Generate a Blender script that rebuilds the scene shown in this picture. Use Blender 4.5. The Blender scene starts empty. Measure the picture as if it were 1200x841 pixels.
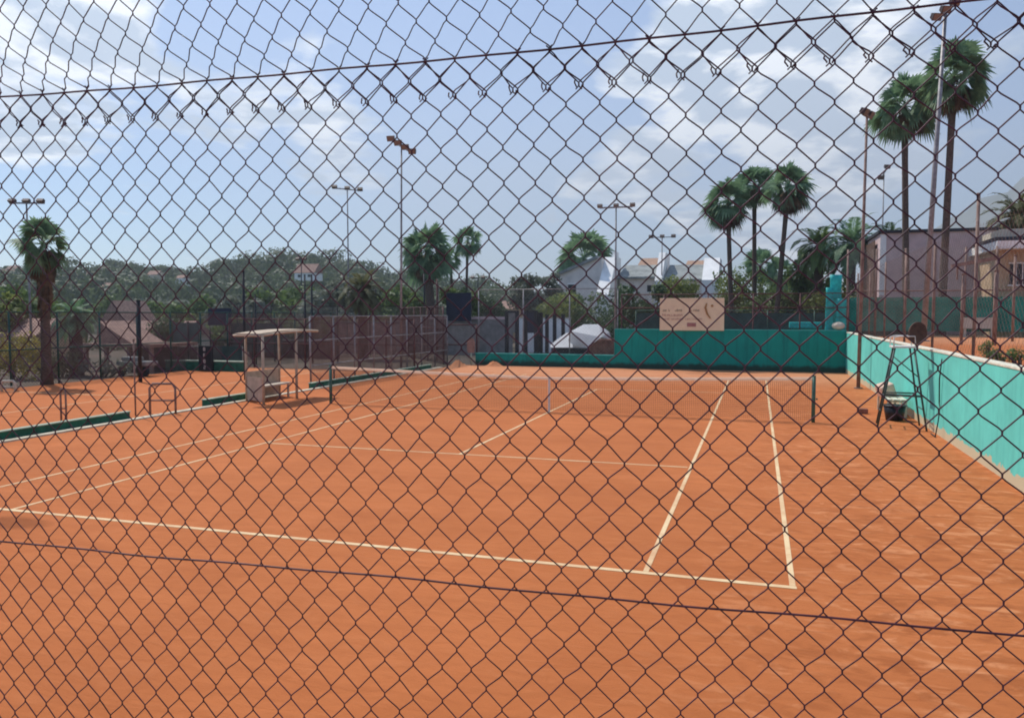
import bpy, math, random
from mathutils import Vector, Matrix
import numpy as np
random.seed(7); rng = np.random.default_rng(7)
S = bpy.context.scene
COL = S.collection
PI = math.pi

# ------------------------------------------------------------------ camera
CAM = Vector((5.127, -19.519, 2.551)); YAW = 0.30475; PIT = -0.05804; F = 913.14
cam_d = bpy.data.cameras.new('camera'); cam_o = bpy.data.objects.new('camera', cam_d); COL.objects.link(cam_o)
cam_o.location = CAM; cam_o.rotation_euler = (PI/2 + PIT, 0, YAW)
cam_d.sensor_width = 36; cam_d.sensor_fit = 'HORIZONTAL'; cam_d.lens = F/1200*36
cam_d.clip_start = .05; cam_d.clip_end = 9000
S.camera = cam_o
_f = Vector((-math.sin(YAW)*math.cos(PIT), math.cos(YAW)*math.cos(PIT), math.sin(PIT)))
_r = Vector((math.cos(YAW), math.sin(YAW), 0)); _u = _r.cross(_f)
def ray(u, v): return _f*F + _r*(u-600) - _u*(v-420.5)
def P(u, v, y):                       # the place on the photo's sight line at depth plane y
    d = ray(u, v); return CAM + d*((y-CAM.y)/d.y)
def PX(u, v, x):
    d = ray(u, v); return CAM + d*((x-CAM.x)/d.x)
def G(u, v, z=0.0):
    d = ray(u, v); return CAM + d*((z-CAM.z)/d.z)

# ------------------------------------------------------------------ materials
def mat(name, col, rough=.85, var=.15, scale=3.0, bump=0.0, metal=0.0, col2=None, detail=6, coord='Object', stretch=None, spec=.3):
    m = bpy.data.materials.new(name); m.use_nodes = True
    n = m.node_tree.nodes; l = m.node_tree.links; b = n['Principled BSDF']
    b.inputs['Roughness'].default_value = rough; b.inputs['Metallic'].default_value = metal
    b.inputs['Specular IOR Level'].default_value = spec
    tc = n.new('ShaderNodeTexCoord'); mp = n.new('ShaderNodeMapping'); l.new(tc.outputs[coord], mp.inputs[0])
    if stretch: mp.inputs['Scale'].default_value = stretch
    nz = n.new('ShaderNodeTexNoise'); nz.inputs['Scale'].default_value = scale; nz.inputs['Detail'].default_value = detail
    nz.inputs['Roughness'].default_value = .65; l.new(mp.outputs[0], nz.inputs['Vector'])
    rp = n.new('ShaderNodeValToRGB'); l.new(nz.outputs['Fac'], rp.inputs[0])
    c2 = col2 or tuple(c*(1-var*2) for c in col)
    rp.color_ramp.elements[0].position = .3; rp.color_ramp.elements[1].position = .7
    rp.color_ramp.elements[0].color = (*c2, 1); rp.color_ramp.elements[1].color = (*[min(1, c*(1+var)) for c in col], 1)
    l.new(rp.outputs[0], b.inputs['Base Color'])
    if bump:
        bp = n.new('ShaderNodeBump'); bp.inputs['Strength'].default_value = bump; bp.inputs['Distance'].default_value = .02
        n2 = n.new('ShaderNodeTexNoise'); n2.inputs['Scale'].default_value = scale*6; n2.inputs['Detail'].default_value = 8
        l.new(mp.outputs[0], n2.inputs['Vector']); l.new(n2.outputs['Fac'], bp.inputs['Height']); l.new(bp.outputs[0], b.inputs['Normal'])
    return m

def nodekit(m):
    n = m.node_tree.nodes; l = m.node_tree.links
    def noise(vec, scale, detail=6, rough=.6, dist=0):
        z = n.new('ShaderNodeTexNoise'); z.inputs['Scale'].default_value = scale; z.inputs['Detail'].default_value = detail
        z.inputs['Roughness'].default_value = rough; z.inputs['Distortion'].default_value = dist
        l.new(vec, z.inputs['Vector']); return z.outputs['Fac']
    def ramp(fac, a, b, ca, cb):
        r = n.new('ShaderNodeValToRGB'); l.new(fac, r.inputs[0]); e = r.color_ramp.elements
        e[0].position = a; e[1].position = b; e[0].color = (*ca, 1); e[1].color = (*cb, 1); return r.outputs[0]
    def mix(fac, a, b, mode='MIX'):
        x = n.new('ShaderNodeMix'); x.data_type = 'RGBA'; x.blend_type = mode
        if isinstance(fac, float): x.inputs[0].default_value = fac
        else: l.new(fac, x.inputs[0])
        for i, v in ((6, a), (7, b)):
            if isinstance(v, tuple): x.inputs[i].default_value = (*v, 1)
            else: l.new(v, x.inputs[i])
        return x.outputs[2]
    def mapping(vec, scale=(1, 1, 1), rot=(0, 0, 0), loc=(0, 0, 0)):
        p = n.new('ShaderNodeMapping'); l.new(vec, p.inputs[0]); p.inputs['Scale'].default_value = scale
        p.inputs['Rotation'].default_value = rot; p.inputs['Location'].default_value = loc; return p.outputs[0]
    def math_(op, a, b=0.0, clamp=False):
        x = n.new('ShaderNodeMath'); x.operation = op; x.use_clamp = clamp
        for i, v in ((0, a), (1, b)):
            if isinstance(v, (int, float)): x.inputs[i].default_value = v
            else: l.new(v, x.inputs[i])
        return x.outputs[0]
    return n, l, noise, ramp, mix, mapping, math_

def clay_material(name, base=(.52, .163, .053)):
    m = bpy.data.materials.new(name); m.use_nodes = True
    n, l, noise, ramp, mix, mapping, mth = nodekit(m); b = n['Principled BSDF']
    geo = n.new('ShaderNodeNewGeometry').outputs['Position']
    big = noise(geo, .33, 6, .6, .8)
    mid = noise(geo, 1.1, 8, .7, .3)
    drag = noise(mapping(geo, (.5, 3.2, 1), (0, 0, .25)), 1.4, 7, .7, 1.0)      # broom and drag-mat strokes
    foot = noise(mapping(geo, (1.3, 2.9, 1), (0, 0, -.35)), 1.5, 6, .6, 1.4)     # scuffs
    grit = noise(geo, 60, 4, .8)
    c = ramp(big, .3, .72, (base[0]*.80, base[1]*.76, base[2]*.72), tuple(x*1.08 for x in base))
    c = mix(ramp(mid, .35, .75, (0, 0, 0), (.5, .5, .5)), c, (base[0]*1.08, base[1]*1.12, base[2]*1.1))
    c = mix(ramp(drag, .42, .72, (0, 0, 0), (.6, .6, .6)), c, (base[0]*.76, base[1]*.70, base[2]*.64))
    # pale scuffs gather along the right side of the court and behind the baseline
    sep = n.new('ShaderNodeSeparateXYZ'); l.new(geo, sep.inputs[0])
    edge = mth('MULTIPLY_ADD', sep.outputs[0], .45); n_ = edge.node; n_.inputs[2].default_value = -1.85; n_.use_clamp = True
    s = mth('MULTIPLY', ramp(foot, .53, .64, (0, 0, 0), (1, 1, 1)), mth('ADD', edge, .12, True))
    c = mix(mth('MULTIPLY', s, .7), c, (base[0]*1.30, base[1]*1.7, base[2]*2.3))
    s2 = mth('MULTIPLY', ramp(noise(mapping(geo, (1.4, 3.0, 1), (0, 0, .5), (7, 3, 0)), 1.3, 6, .65, 1.2), .50, .62, (0, 0, 0), (1, 1, 1)), mth('ADD', edge, .1, True))
    c = mix(mth('MULTIPLY', s2, .7), c, (base[0]*.60, base[1]*.52, base[2]*.45))
    paler = mth('MULTIPLY_ADD', sep.outputs[1], .22); paler.node.inputs[2].default_value = -1.9; paler.node.use_clamp = True  # clay mixes towards a paler tone at the far end
    c = mix(mth('MULTIPLY', paler, mth('ADD', mth('MULTIPLY', mid, .7), .3)), c, (.60, .29, .155))
    # ragged dark patch on the clay beside the near left corner
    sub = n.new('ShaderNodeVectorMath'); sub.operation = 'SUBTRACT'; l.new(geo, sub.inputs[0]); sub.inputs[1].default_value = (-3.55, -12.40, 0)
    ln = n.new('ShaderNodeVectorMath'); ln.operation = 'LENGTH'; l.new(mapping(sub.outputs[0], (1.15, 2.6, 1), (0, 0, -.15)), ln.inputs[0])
    dark_patch = ramp(mth('ADD', ln.outputs['Value'], mth('MULTIPLY', noise(geo, 3.0), .35)), .62, .95, (1, 1, 1), (0, 0, 0))
    c = mix(mth('MULTIPLY', dark_patch, .72), c, (base[0]*.38, base[1]*.33, base[2]*.28))
    c = mix(ramp(noise(mapping(geo, (.8, 1.3, 1), (0, 0, .4), (11, 4, 0)), .55, 7, .62, 1.1), .50, .72, (0, 0, 0), (.45, .45, .45)), c, (base[0]*.74, base[1]*.66, base[2]*.58))
    c = mix(ramp(grit, .35, .7, (0, 0, 0), (.35, .35, .35)), c, (base[0]*.8, base[1]*.8, base[2]*.8))
    l.new(c, b.inputs['Base Color']); b.inputs['Roughness'].default_value = .95; b.inputs['Specular IOR Level'].default_value = .15
    bp = n.new('ShaderNodeBump'); bp.inputs['Strength'].default_value = .8; bp.inputs['Distance'].default_value = .03
    h = mth('ADD', mth('MULTIPLY', foot, 1.0), mth('MULTIPLY', grit, .35)); l.new(h, bp.inputs['Height']); l.new(bp.outputs[0], b.inputs['Normal'])
    return m

def line_material():
    m = bpy.data.materials.new('worn_line_paint'); m.use_nodes = True
    n, l, noise, ramp, mix, mapping, mth = nodekit(m); b = n['Principled BSDF']
    geo = n.new('ShaderNodeNewGeometry').outputs['Position']
    w = ramp(noise(geo, 1.6, 8, .75, .4), .40, .70, (0, 0, 0), (.75, .75, .75))
    c = mix(w, (.74, .54, .30), (.50, .22, .09)); l.new(c, b.inputs['Base Color'])
    b.inputs['Roughness'].default_value = .9; return m

def wall_material(name, base, low, stain, h0=.0, h1=.35):
    m = bpy.data.materials.new(name); m.use_nodes = True
    n, l, noise, ramp, mix, mapping, mth = nodekit(m); b = n['Principled BSDF']
    geo = n.new('ShaderNodeNewGeometry').outputs['Position']
    sep = n.new('ShaderNodeSeparateXYZ'); l.new(geo, sep.inputs[0])
    c = ramp(noise(geo, 1.2, 6, .65), .3, .7, tuple(x*.85 for x in base), tuple(x*1.08 for x in base))
    run = noise(mapping(geo, (4, 4, .25)), 1.7, 7, .75)
    c = mix(ramp(run, .50, .70, (0, 0, 0), (.75, .75, .75)), c, stain)
    hz = mth('ADD', sep.outputs[2], mth('MULTIPLY', noise(geo, 4, 5), -.35))
    c = mix(ramp(hz, h0, h1, (1, 1, 1), (0, 0, 0)), c, low)
    l.new(c, b.inputs['Base Color']); b.inputs['Roughness'].default_value = .8; b.inputs['Specular IOR Level'].default_value = .2
    bp = n.new('ShaderNodeBump'); bp.inputs['Strength'].default_value = .3; bp.inputs['Distance'].default_value = .01
    l.new(noise(geo, 30, 6), bp.inputs['Height']); l.new(bp.outputs[0], b.inputs['Normal'])
    return m

def leaf_material(name, a, b_, rough=.6, scale=1.2, tl=.40):
    m = bpy.data.materials.new(name); m.use_nodes = True
    n, l, noise, ramp, mix, mapping, mth = nodekit(m); b = n['Principled BSDF']
    geo = n.new('ShaderNodeNewGeometry').outputs['Position']
    c = ramp(noise(geo, scale, 5, .7), .34, .68, a, b_)
    l.new(c, b.inputs['Base Color']); b.inputs['Roughness'].default_value = rough; b.inputs['Specular IOR Level'].default_value = .35
    tr = n.new('ShaderNodeBsdfTranslucent'); l.new(c, tr.inputs['Color'])
    mx = n.new('ShaderNodeMixShader'); mx.inputs[0].default_value = tl
    l.new(b.outputs[0], mx.inputs[1]); l.new(tr.outputs[0], mx.inputs[2]); l.new(mx.outputs[0], n['Material Output'].inputs['Surface'])
    return m

M = dict(
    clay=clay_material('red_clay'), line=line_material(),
    soil=mat('dry_soil', (.10, .065, .045), .95, .3, .25, col2=(.045, .045, .025)),
    terrace=mat('terrace_paving', (.42, .38, .32), .9, .12, 2, .3),
    wire=mat('wire_coating', (.085, .022, .034), .5, .3, 9, spec=.25),
    concrete=mat('cream_concrete', (.66, .58, .42), .9, .2, 4, .4),
    turquoise=wall_material('turquoise_wall_paint', (.14, .60, .50), (.55, .47, .30), (.09, .44, .37), -.22, -.04),
    cream_cap=mat('cream_wall_cap', (.70, .66, .52), .85, .15, 6, .3),
    teal=wall_material('teal_wall_paint', (.008, .27, .215), (.02, .06, .045), (.005, .085, .095), -.1, .14),
    teal_cap=mat('teal_cap', (.05, .36, .31), .7, .2, 3),
    beam=mat('green_plank', (.015, .13, .075), .7, .3, 5),
    pale_green=mat('pale_green_paint', (.38, .46, .34), .8, .2, 4),
    green_metal=mat('green_metal', (.02, .075, .055), .5, .2, 8, metal=.2),
    netpost=mat('net_post_paint', (.06, .14, .10), .5, .2, 12),
    black=mat('black_metal', (.012, .012, .016), .5, .3, 6),
    dkblue=mat('dark_blue_panel', (.02, .025, .05), .7, .2, 2),
    white=mat('white_paint', (.72, .68, .62), .7, .1, 5),
    tape=leaf_material('net_tape_canvas', (.88, .74, .62), (.94, .82, .70), scale=3, tl=.75),
    netcord=mat('net_cord', (.035, .022, .018), .9, .2, 20),
    galv=mat('galvanised_steel', (.30, .28, .28), .55, .25, 5, metal=.3),
    rustpole=mat('rusting_steel', (.25, .17, .14), .75, .35, 4, col2=(.13, .07, .05)),
    redpost=mat('maroon_post', (.13, .055, .05), .7, .3, 3),
    lamp=mat('floodlight_housing', (.085, .055, .05), .5, .25, 8, metal=.2),
    glass=mat('floodlight_glass', (.20, .15, .13), .15, .1, 4, spec=.6),
    bin=mat('black_plastic', (.014, .012, .014), .4, .2, 10),
    cushion=mat('pink_cushion', (.72, .48, .36), .9, .1, 8),
    screen=mat('green_windscreen', (.012, .28, .20), .9, .25, 1.2),
    screen_faded=mat('faded_windscreen', (.055, .10, .085), .9, .25, 1.5),
    slab=mat('grey_board', (.26, .245, .225), .85, .2, 2),
    turq=mat('turquoise_tarpaulin', (.02, .48, .43), .55, .25, 4, col2=(.01, .26, .25)),
    mauve=mat('mauve_render', (.64, .47, .455), .9, .1, 1.5, .2),
    darkroof=mat('dark_roof_edge', (.035, .035, .045), .7, .2, 3),
    housewhite=mat('white_render', (.86, .84, .80), .85, .08, 1.0),
    housegrey=mat('grey_render', (.76, .69, .63), .85, .12, .8),
    roofgrey=mat('grey_green_roof', (.27, .29, .28), .85, .2, 1.5),
    tile=mat('terracotta_tiles', (.40, .25, .17), .9, .3, 6, .4),
    tileold=mat('weathered_pink_tiles', (.36, .22, .17), .9, .25, 5, .4),
    ochre=mat('ochre_render', (.52, .36, .22), .9, .15, 2),
    framepaint=mat('backlit_white_frame', (.50, .39, .28), .8, .15, 5),  # white paint toned down to tan, its backlit shade put into the colour
    cream=mat('cream_render', (.60, .52, .41), .9, .12, 2),
    brown=mat('brown_boards', (.12, .065, .045), .85, .3, 4),
    dark=mat('dark_opening', (.015, .015, .02), .3, .1, 2),
    canvas=leaf_material('white_canvas', (.70, .70, .70), (.80, .80, .80), scale=2),
    brick=mat('red_brown_panel', (.30, .13, .09), .9, .25, 4),
    board=mat('cream_sign_board', (.78, .62, .40), .8, .08, 3, col2=(.72, .55, .37)),
    ink=mat('sign_lettering', (.16, .11, .08), .8, .1, 5),
    inkpink=mat('sign_pink_lettering', (.38, .17, .15), .8, .1, 5),
    goldink=mat('sign_gold_figure', (.36, .19, .07), .8, .1, 5),
    bark=mat('palm_bark', (.13, .09, .07), .95, .35, 9, .6, stretch=(1, 1, 3)),
    treebark=mat('tree_bark', (.10, .07, .05), .95, .35, 5, .6),
    thatch=mat('dead_fronds', (.16, .10, .055), .95, .35, 3),
    fan=leaf_material('fan_palm_leaf', (.07, .15, .08), (.26, .40, .21), scale=2.2),
    date=leaf_material('date_palm_leaf', (.08, .14, .04), (.22, .31, .09)),
    date_dry=leaf_material('olive_date_leaf', (.07, .08, .03), (.20, .19, .09)),
    leafdk=leaf_material('dark_foliage', (.03, .06, .025), (.08, .14, .05)),
    leafmd=leaf_material('mid_foliage', (.06, .10, .03), (.17, .24, .07)),
    leaflt=leaf_material('light_foliage', (.10, .13, .03), (.25, .28, .08)),
    leafyl=leaf_material('yellow_green_foliage', (.20, .18, .03), (.42, .34, .07)),
    leafol=leaf_material('olive_foliage', (.09, .11, .08), (.22, .24, .18)),
    bloom=leaf_material('maroon_blossom', (.06, .015, .02), (.28, .06, .07), scale=4),
    wood=leaf_material('hill_foliage', (.05, .08, .042), (.11, .145, .07), scale=.045),
    meshcloth=mat('brown_grey_mesh', (.17, .115, .105), .9, .3, 2, col2=(.11, .05, .045)),
    chairgreen=mat('grey_green_metal', (.055, .075, .065), .45, .25, 9),
    scrub=mat('hill_scrub', (.04, .055, .028), .95, .3, .08, col2=(.02, .032, .015)),
    rock=mat('mountain_rock', (.16, .16, .13), .95, .3, .004, col2=(.06, .08, .05)),
)

# ------------------------------------------------------------------ builders
def tag(o, label=None, cat=None, group=None, kind=None):
    if label: o['label'] = label
    if cat: o['category'] = cat
    if group: o['group'] = group
    if kind: o['kind'] = kind
    return o
def empty(name, loc=(0, 0, 0), label=None, cat=None, group=None, rz=0):
    o = bpy.data.objects.new(name, None); COL.objects.link(o); o.location = loc; o.rotation_euler = (0, 0, rz)
    o.empty_display_size = .2
    return tag(o, label, cat, group)
class MB:
    def __init__(s): s.v = []; s.f = []
    def add(s, v, f):
        k = len(s.v); s.v += [tuple(x) for x in v]; s.f += [tuple(i+k for i in q) for q in f]; return s
    def box(s, x0, x1, y0, y1, z0, z1):
        v = [(x, y, z) for z in (z0, z1) for x, y in ((x0, y0), (x1, y0), (x1, y1), (x0, y1))]
        return s.add(v, [(3, 2, 1, 0), (4, 5, 6, 7), (0, 1, 5, 4), (1, 2, 6, 5), (2, 3, 7, 6), (3, 0, 4, 7)])
    def obox(s, a, b, w, h, up=(0, 0, 1)):            # oriented box from a to b
        a = Vector(a); b = Vector(b); d = (b-a).normalized(); up = Vector(up)
        if abs(d.dot(up)) > .98: up = Vector((0, 1, 0))
        r = d.cross(up).normalized(); u = r.cross(d)
        v = []
        for q in (a, b):
            for i, j in ((-1, -1), (1, -1), (1, 1), (-1, 1)): v.append(q + r*(i*w/2) + u*(j*h/2))
        return s.add(v, [(3, 2, 1, 0), (4, 5, 6, 7), (0, 1, 5, 4), (1, 2, 6, 5), (2, 3, 7, 6), (3, 0, 4, 7)])
    def tube(s, pts, r, n=8, cap=True):
        pts = [Vector(p) for p in pts]; m = len(pts); rs = r if isinstance(r, (list, tuple)) else [r]*m
        v = []; up = Vector((0, 0, 1)); prev = None
        for i, p in enumerate(pts):
            d = (pts[min(i+1, m-1)]-pts[max(i-1, 0)]).normalized()
            if prev is None:
                a = d.cross(up if abs(d.z) < .95 else Vector((1, 0, 0))).normalized()
            else:
                a = prev - d*prev.dot(d); a = a.normalized() if a.length > 1e-6 else d.orthogonal().normalized()
            prev = a; b = d.cross(a)
            for k in range(n):
                t = 2*PI*k/n; v.append(p + (a*math.cos(t)+b*math.sin(t))*rs[i])
        f = [(i*n+k, i*n+(k+1) % n, (i+1)*n+(k+1) % n, (i+1)*n+k) for i in range(m-1) for k in range(n)]
        if cap: f += [tuple(range(n))[::-1], tuple((m-1)*n+k for k in range(n))]
        return s.add(v, f)
    def prism(s, poly, a, b):                          # polygon given in 3D, extruded by vector b-a
        poly = [Vector(p) for p in poly]; d = Vector(b)-Vector(a); n = len(poly)
        v = poly+[p+d for p in poly]
        f = [tuple(range(n))[::-1], tuple(range(n, 2*n))]+[(i, (i+1) % n, n+(i+1) % n, n+i) for i in range(n)]
        return s.add(v, f)
    def build(s, name, m, parent=None, smooth=False, bevel=0):
        me = bpy.data.meshes.new(name); me.from_pydata(s.v, [], s.f); me.update()
        me.materials.append(m)
        if smooth: me.polygons.foreach_set('use_smooth', [True]*len(me.polygons))
        o = bpy.data.objects.new(name, me); COL.objects.link(o)
        if parent: o.parent = parent
        if bevel:
            bv = o.modifiers.new('bevel', 'BEVEL'); bv.width = bevel; bv.segments = 2; bv.limit_method = 'ANGLE'
        return o
def npmesh(name, V, Fq, m, parent=None, smooth=False):
    me = bpy.data.meshes.new(name); V = np.asarray(V, np.float32).reshape(-1, 3); Fq = np.asarray(Fq, np.int32); k = Fq.shape[1]
    me.vertices.add(len(V)); me.vertices.foreach_set('co', V.ravel())
    me.loops.add(Fq.size); me.loops.foreach_set('vertex_index', Fq.ravel())
    me.polygons.add(len(Fq)); me.polygons.foreach_set('loop_start', np.arange(0, Fq.size, k)); me.polygons.foreach_set('loop_total', np.full(len(Fq), k))
    if smooth: me.polygons.foreach_set('use_smooth', np.ones(len(Fq), bool))
    me.update(calc_edges=True); me.validate(); me.materials.append(m)
    o = bpy.data.objects.new(name, me); COL.objects.link(o)
    if parent: o.parent = parent
    return o
def nptubes(paths, r, n=5):                            # many equal-length polylines -> verts, quads
    Pth = np.asarray(paths, float); W, L, _ = Pth.shape
    d = np.gradient(Pth, axis=1); d /= np.linalg.norm(d, axis=2, keepdims=True)+1e-12
    ref = np.array([0., 1., 0.]); a = np.cross(d, ref); a /= np.linalg.norm(a, axis=2, keepdims=True)+1e-9; b = np.cross(d, a)
    t = np.arange(n)*2*PI/n
    V = Pth[:, :, None, :]+r*(a[:, :, None, :]*np.cos(t)[None, None, :, None]+b[:, :, None, :]*np.sin(t)[None, None, :, None])
    w, i, k = np.meshgrid(np.arange(W), np.arange(L-1), np.arange(n), indexing='ij')
    base = w*L*n; q = np.stack([base+i*n+k, base+i*n+(k+1) % n, base+(i+1)*n+(k+1) % n, base+(i+1)*n+k], -1).reshape(-1, 4)
    return V.reshape(-1, 3), q
def copy_tree(o, parent=None):
    c = o.copy(); COL.objects.link(c)
    if parent: c.parent = parent
    for ch in list(o.children): copy_tree(ch, c)
    return c
def st(o): o['kind'] = 'structure'; return o

# ------------------------------------------------------------------ ground, court, walls
def sheet(name, x0, x1, y0, y1, z, m, nx=1, ny=1):
    b = MB(); b.add([(x0, y0, z), (x1, y0, z), (x1, y1, z), (x0, y1, z)], [(0, 1, 2, 3)])
    return st(b.build(name, m))
b = MB(); R_ = 4200
b.add([(-R_, -R_, -.3), (R_, -R_, -.3), (R_, R_, -.3), (-R_, R_, -.3)], [(0, 1, 2, 3)]); st(b.build('ground', M['soil']))
b = MB(); b.box(-60, 8.95, -18.2, 70, -.29, -.012); st(b.build('yard_soil', M['soil']))
# clay courts as slabs, gently uneven
def clay(name, x0, x1, y0, y1, step=.35):
    xs = np.arange(x0, x1+step/2, step); ys = np.arange(y0, y1+step/2, step)
    xs = np.linspace(x0, x1, len(xs)); ys = np.linspace(y0, y1, len(ys))
    X, Y = np.meshgrid(xs, ys)
    V = np.stack([X, Y, np.zeros_like(X)], -1).reshape(-1, 3); nx = len(xs)
    f = [(j*nx+i, j*nx+i+1, (j+1)*nx+i+1, (j+1)*nx+i) for j in range(len(ys)-1) for i in range(nx-1)]
    return st(npmesh(name, V, f, M['clay']))
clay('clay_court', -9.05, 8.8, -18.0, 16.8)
clay('neighbouring_clay_court', -19.2, -9.25, -18, 12, .5)
LW = .055
def court_line(x0, x1, y0, y1, z=.004):
    b = MB(); nx = max(1, int(abs(x1-x0)/.5)); ny = max(1, int(abs(y1-y0)/.5))
    xs = np.linspace(x0, x1, nx+1); ys = np.linspace(y0, y1, ny+1); X, Y = np.meshgrid(xs, ys)
    V = np.stack([X, Y, np.full_like(X, z)], -1).reshape(-1, 3)
    f = [(j*(nx+1)+i, j*(nx+1)+i+1, (j+1)*(nx+1)+i+1, (j+1)*(nx+1)+i) for j in range(ny) for i in range(nx)]
    return st(npmesh('court_line', V, f, M['line']))
for sgn in (-1, 1):
    ya, yb = sorted((sgn*11.885, sgn*(11.885+.075)))
    court_line(-5.52 if sgn > 0 else -5.52, 5.52, ya, yb)
    court_line(-4.06, 4.06, sgn*6.4-LW/2, sgn*6.4+LW/2)
for x in (-5.485, -4.115, 4.115, 5.485): court_line(x-LW/2, x+LW/2, -11.88, 11.88)
court_line(-LW/2, LW/2, -6.37, 6.37)
for x in (-13.3,): court_line(x-LW/2, x+LW/2, -11, 11)
court_line(-18.6, -13.4, -.2, -.14)
# kerb at the left of the court, low green planks standing on it
b = MB(); b.box(-9.25, -9.05, -18, 14.6, -.28, .035); st(b.build('kerb', M['concrete'], bevel=.01))
def plank(y0, y1, lab):
    t = empty('green_plank_edging', (-9.36, y0, -.012), lab, 'edging', 'green planks along the kerb')
    b = MB(); b.box(-.035, .035, 0, y1-y0, .0, .19); b.build('plank', M['beam'], t, bevel=.004)
    b = MB(); b.box(-.07, .07, 0, y1-y0, .1915, .215); b.build('pale_cap', M['pale_green'], t, bevel=.004)
plank(-14, -4.4, 'long low green plank edging at far left of the court, nearest the photographer')
plank(-1.75, .55, 'short low green plank edging beside the white frame shelter')
plank(3.6, 13.9, 'long low green plank edging beyond the left net post, running to the far corner')
# walls
t = empty('side_wall', (8.8, -18, 0), 'long sunlit turquoise wall along the right side of the court, cream at the foot', 'wall')
b = MB(); b.box(0, .18, 0, 35.0, -.28, 1.72); b.build('wall_face', M['turquoise'], t)
b = MB(); b.box(-.012, .19, 0, 35.0, 1.722, 1.765); b.build('coping', M['cream_cap'], t, bevel=.008)
t = empty('end_wall', (-1.26, 16.8, 0), 'dark teal wall closing the far end of the court, right of the white canopy', 'wall')
b = MB(); b.box(0, 10.06, 0, .2, -.28, 1.80); b.build('wall_face', M['teal'], t)
b = MB(); b.box(0, 10.06, -.01, .24, 1.802, 1.84); b.build('coping', M['teal_cap'], t, bevel=.006)
t = empty('low_end_wall', (-8.2, 16.8, 0), 'knee high teal wall at the far end of the court, left of the tall teal wall', 'wall')
b = MB(); b.box(0, 6.94, 0, .2, -.28, .56); b.build('wall_face', M['teal'], t)
b = MB(); b.box(0, 6.94, -.01, .24, .562, .61); b.build('coping', M['teal_cap'], t, bevel=.006)
# terrace on the right of the wall, with its own clay court; platform the photographer stands on
b = MB(); b.box(8.98, 60, -20, 75, -.28, 1.50); st(b.build('terrace', M['soil']))
b = MB(); b.add([(9.4, -20, 1.504), (34, -20, 1.504), (34, 20, 1.504), (9.4, 20, 1.504)], [(0, 1, 2, 3)]); st(b.build('upper_clay_court', M['clay']))
b = MB(); b.box(-40, 8.75, -30, -18.22, -.28, .93); st(b.build('viewing_terrace', M['terrace']))

# ------------------------------------------------------------------ near chain-link fence
D = 1.5; B_ = .047
CF = np.array([[-0.074325, -0.190999], [1.078439, 0.01289], [-0.027119, 0.737623], [0.004612, 0.01433], [-0.017395, 0.003617],
               [-0.00288, -0.013924], [-0.007748, -0.004587], [-0.00255, 0.00352], [-0.007429, 0.007294], [0.013369, -0.006987]])
def lat(i, j):
    i = np.asarray(i, float); j = np.asarray(j, float)
    ic = np.clip(i, -53, 20); jc = np.clip(j, -13, 22)
    a, c = ic/50, jc/30
    Bs = np.stack([np.ones_like(a), a, c, a*a, a*c, c*c, a**3, a*a*c, a*c*c, c**3], -1)
    r = Bs@CF
    r[..., 0] += (i-ic)*.0218; r[..., 1] += (j-jc)*.0250
    return r
TW = np.array([(-2.4, .338), (-1.3, .340), (-1.1, .338), (-.93, .335), (-.35, .3362), (-.136, .3395), (.033, .3445), (.2, .3495), (.5, .352), (1.6, .352)])
def twz(x): return np.interp(x, TW[:, 0], TW[:, 1])
def tow(X, Z, off=0.0):                                # fence plane -> world
    X = np.asarray(X); Z = np.asarray(Z)
    return np.stack([CAM.x+X*D, CAM.y+D*(1+B_*X)+off, CAM.z+Z*D], -1)
near = empty('chain_link_fence', tow(-.4, -1.08).tolist(), 'dark chain link fence close in front of the viewer, mesh on stretched wires', 'fence')
near.location = (0, 0, 0)
def wires(fn, i0, i1, j0, j1, r, e=.0018, jit=.0006):
    paths = []
    js = np.arange(j0, j1+1)
    jx = rng.normal(0, jit, (i1-i0+3, j1-j0+1)); jz = rng.normal(0, jit, (i1-i0+3, j1-j0+1))
    for k in range(i0, i1):
        pts = []
        for q, j in enumerate(js):
            right = ((k+j) % 2 != 0); i = k+1 if right else k
            X, Z = fn(np.array([i]), np.array([j]))
            X = X[0]+jx[i-i0, q]; Z = Z[0]+jz[i-i0, q]
            sx = e if right else -e
            o1 = .0009 if right else -.0009
            for dz, dx, dy in ((-.0060, -sx*2.2, -o1), (-.0024, -sx*.15, -o1*.8), (.0024, -sx*.15, o1*.8), (.0060, -sx*2.2, o1)):
                pts.append((X+dx, Z+dz, dy))
        pts = np.array(pts); w = tow(pts[:, 0], pts[:, 1]); w[:, 1] += pts[:, 2]
        paths.append(w)
    return nptubes(paths, r, 6)
def f_low(i, j):
    r = lat(i, j); return r[..., 0], r[..., 1]
V, q = wires(f_low, -84, 60, -36, 22, .00142)
npmesh('lower_mesh', V, q, M['wire'], near, True)
UF = np.array([0, 1, 1.87, 2.5, 3.0, 3.25, 3.35]+[3.4]*40)
def f_up(i, j):
    X0 = lat(i, np.full_like(i, 22))[..., 0]
    s = .0152*np.clip(X0, -1.7, .12)
    jj = np.maximum(j, 0); X = X0+s*UF[jj]+(j < 0)*(j*.0022+.0012*np.sin(i*2.7))
    Z = twz(X0)+np.where(j < 0, np.interp(X0, [-1.1, 0], [.0215, .0245]), .0268)*j
    Z = Z - .006*np.exp(-((X0+.35)/.3)**2)*np.clip(j, 0, 4)/4*0
    return X, Z
V, q = wires(f_up, -84, 60, -2, 27, .00130)
npmesh('upper_mesh', V, q, M['wire'], near, True)
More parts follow.
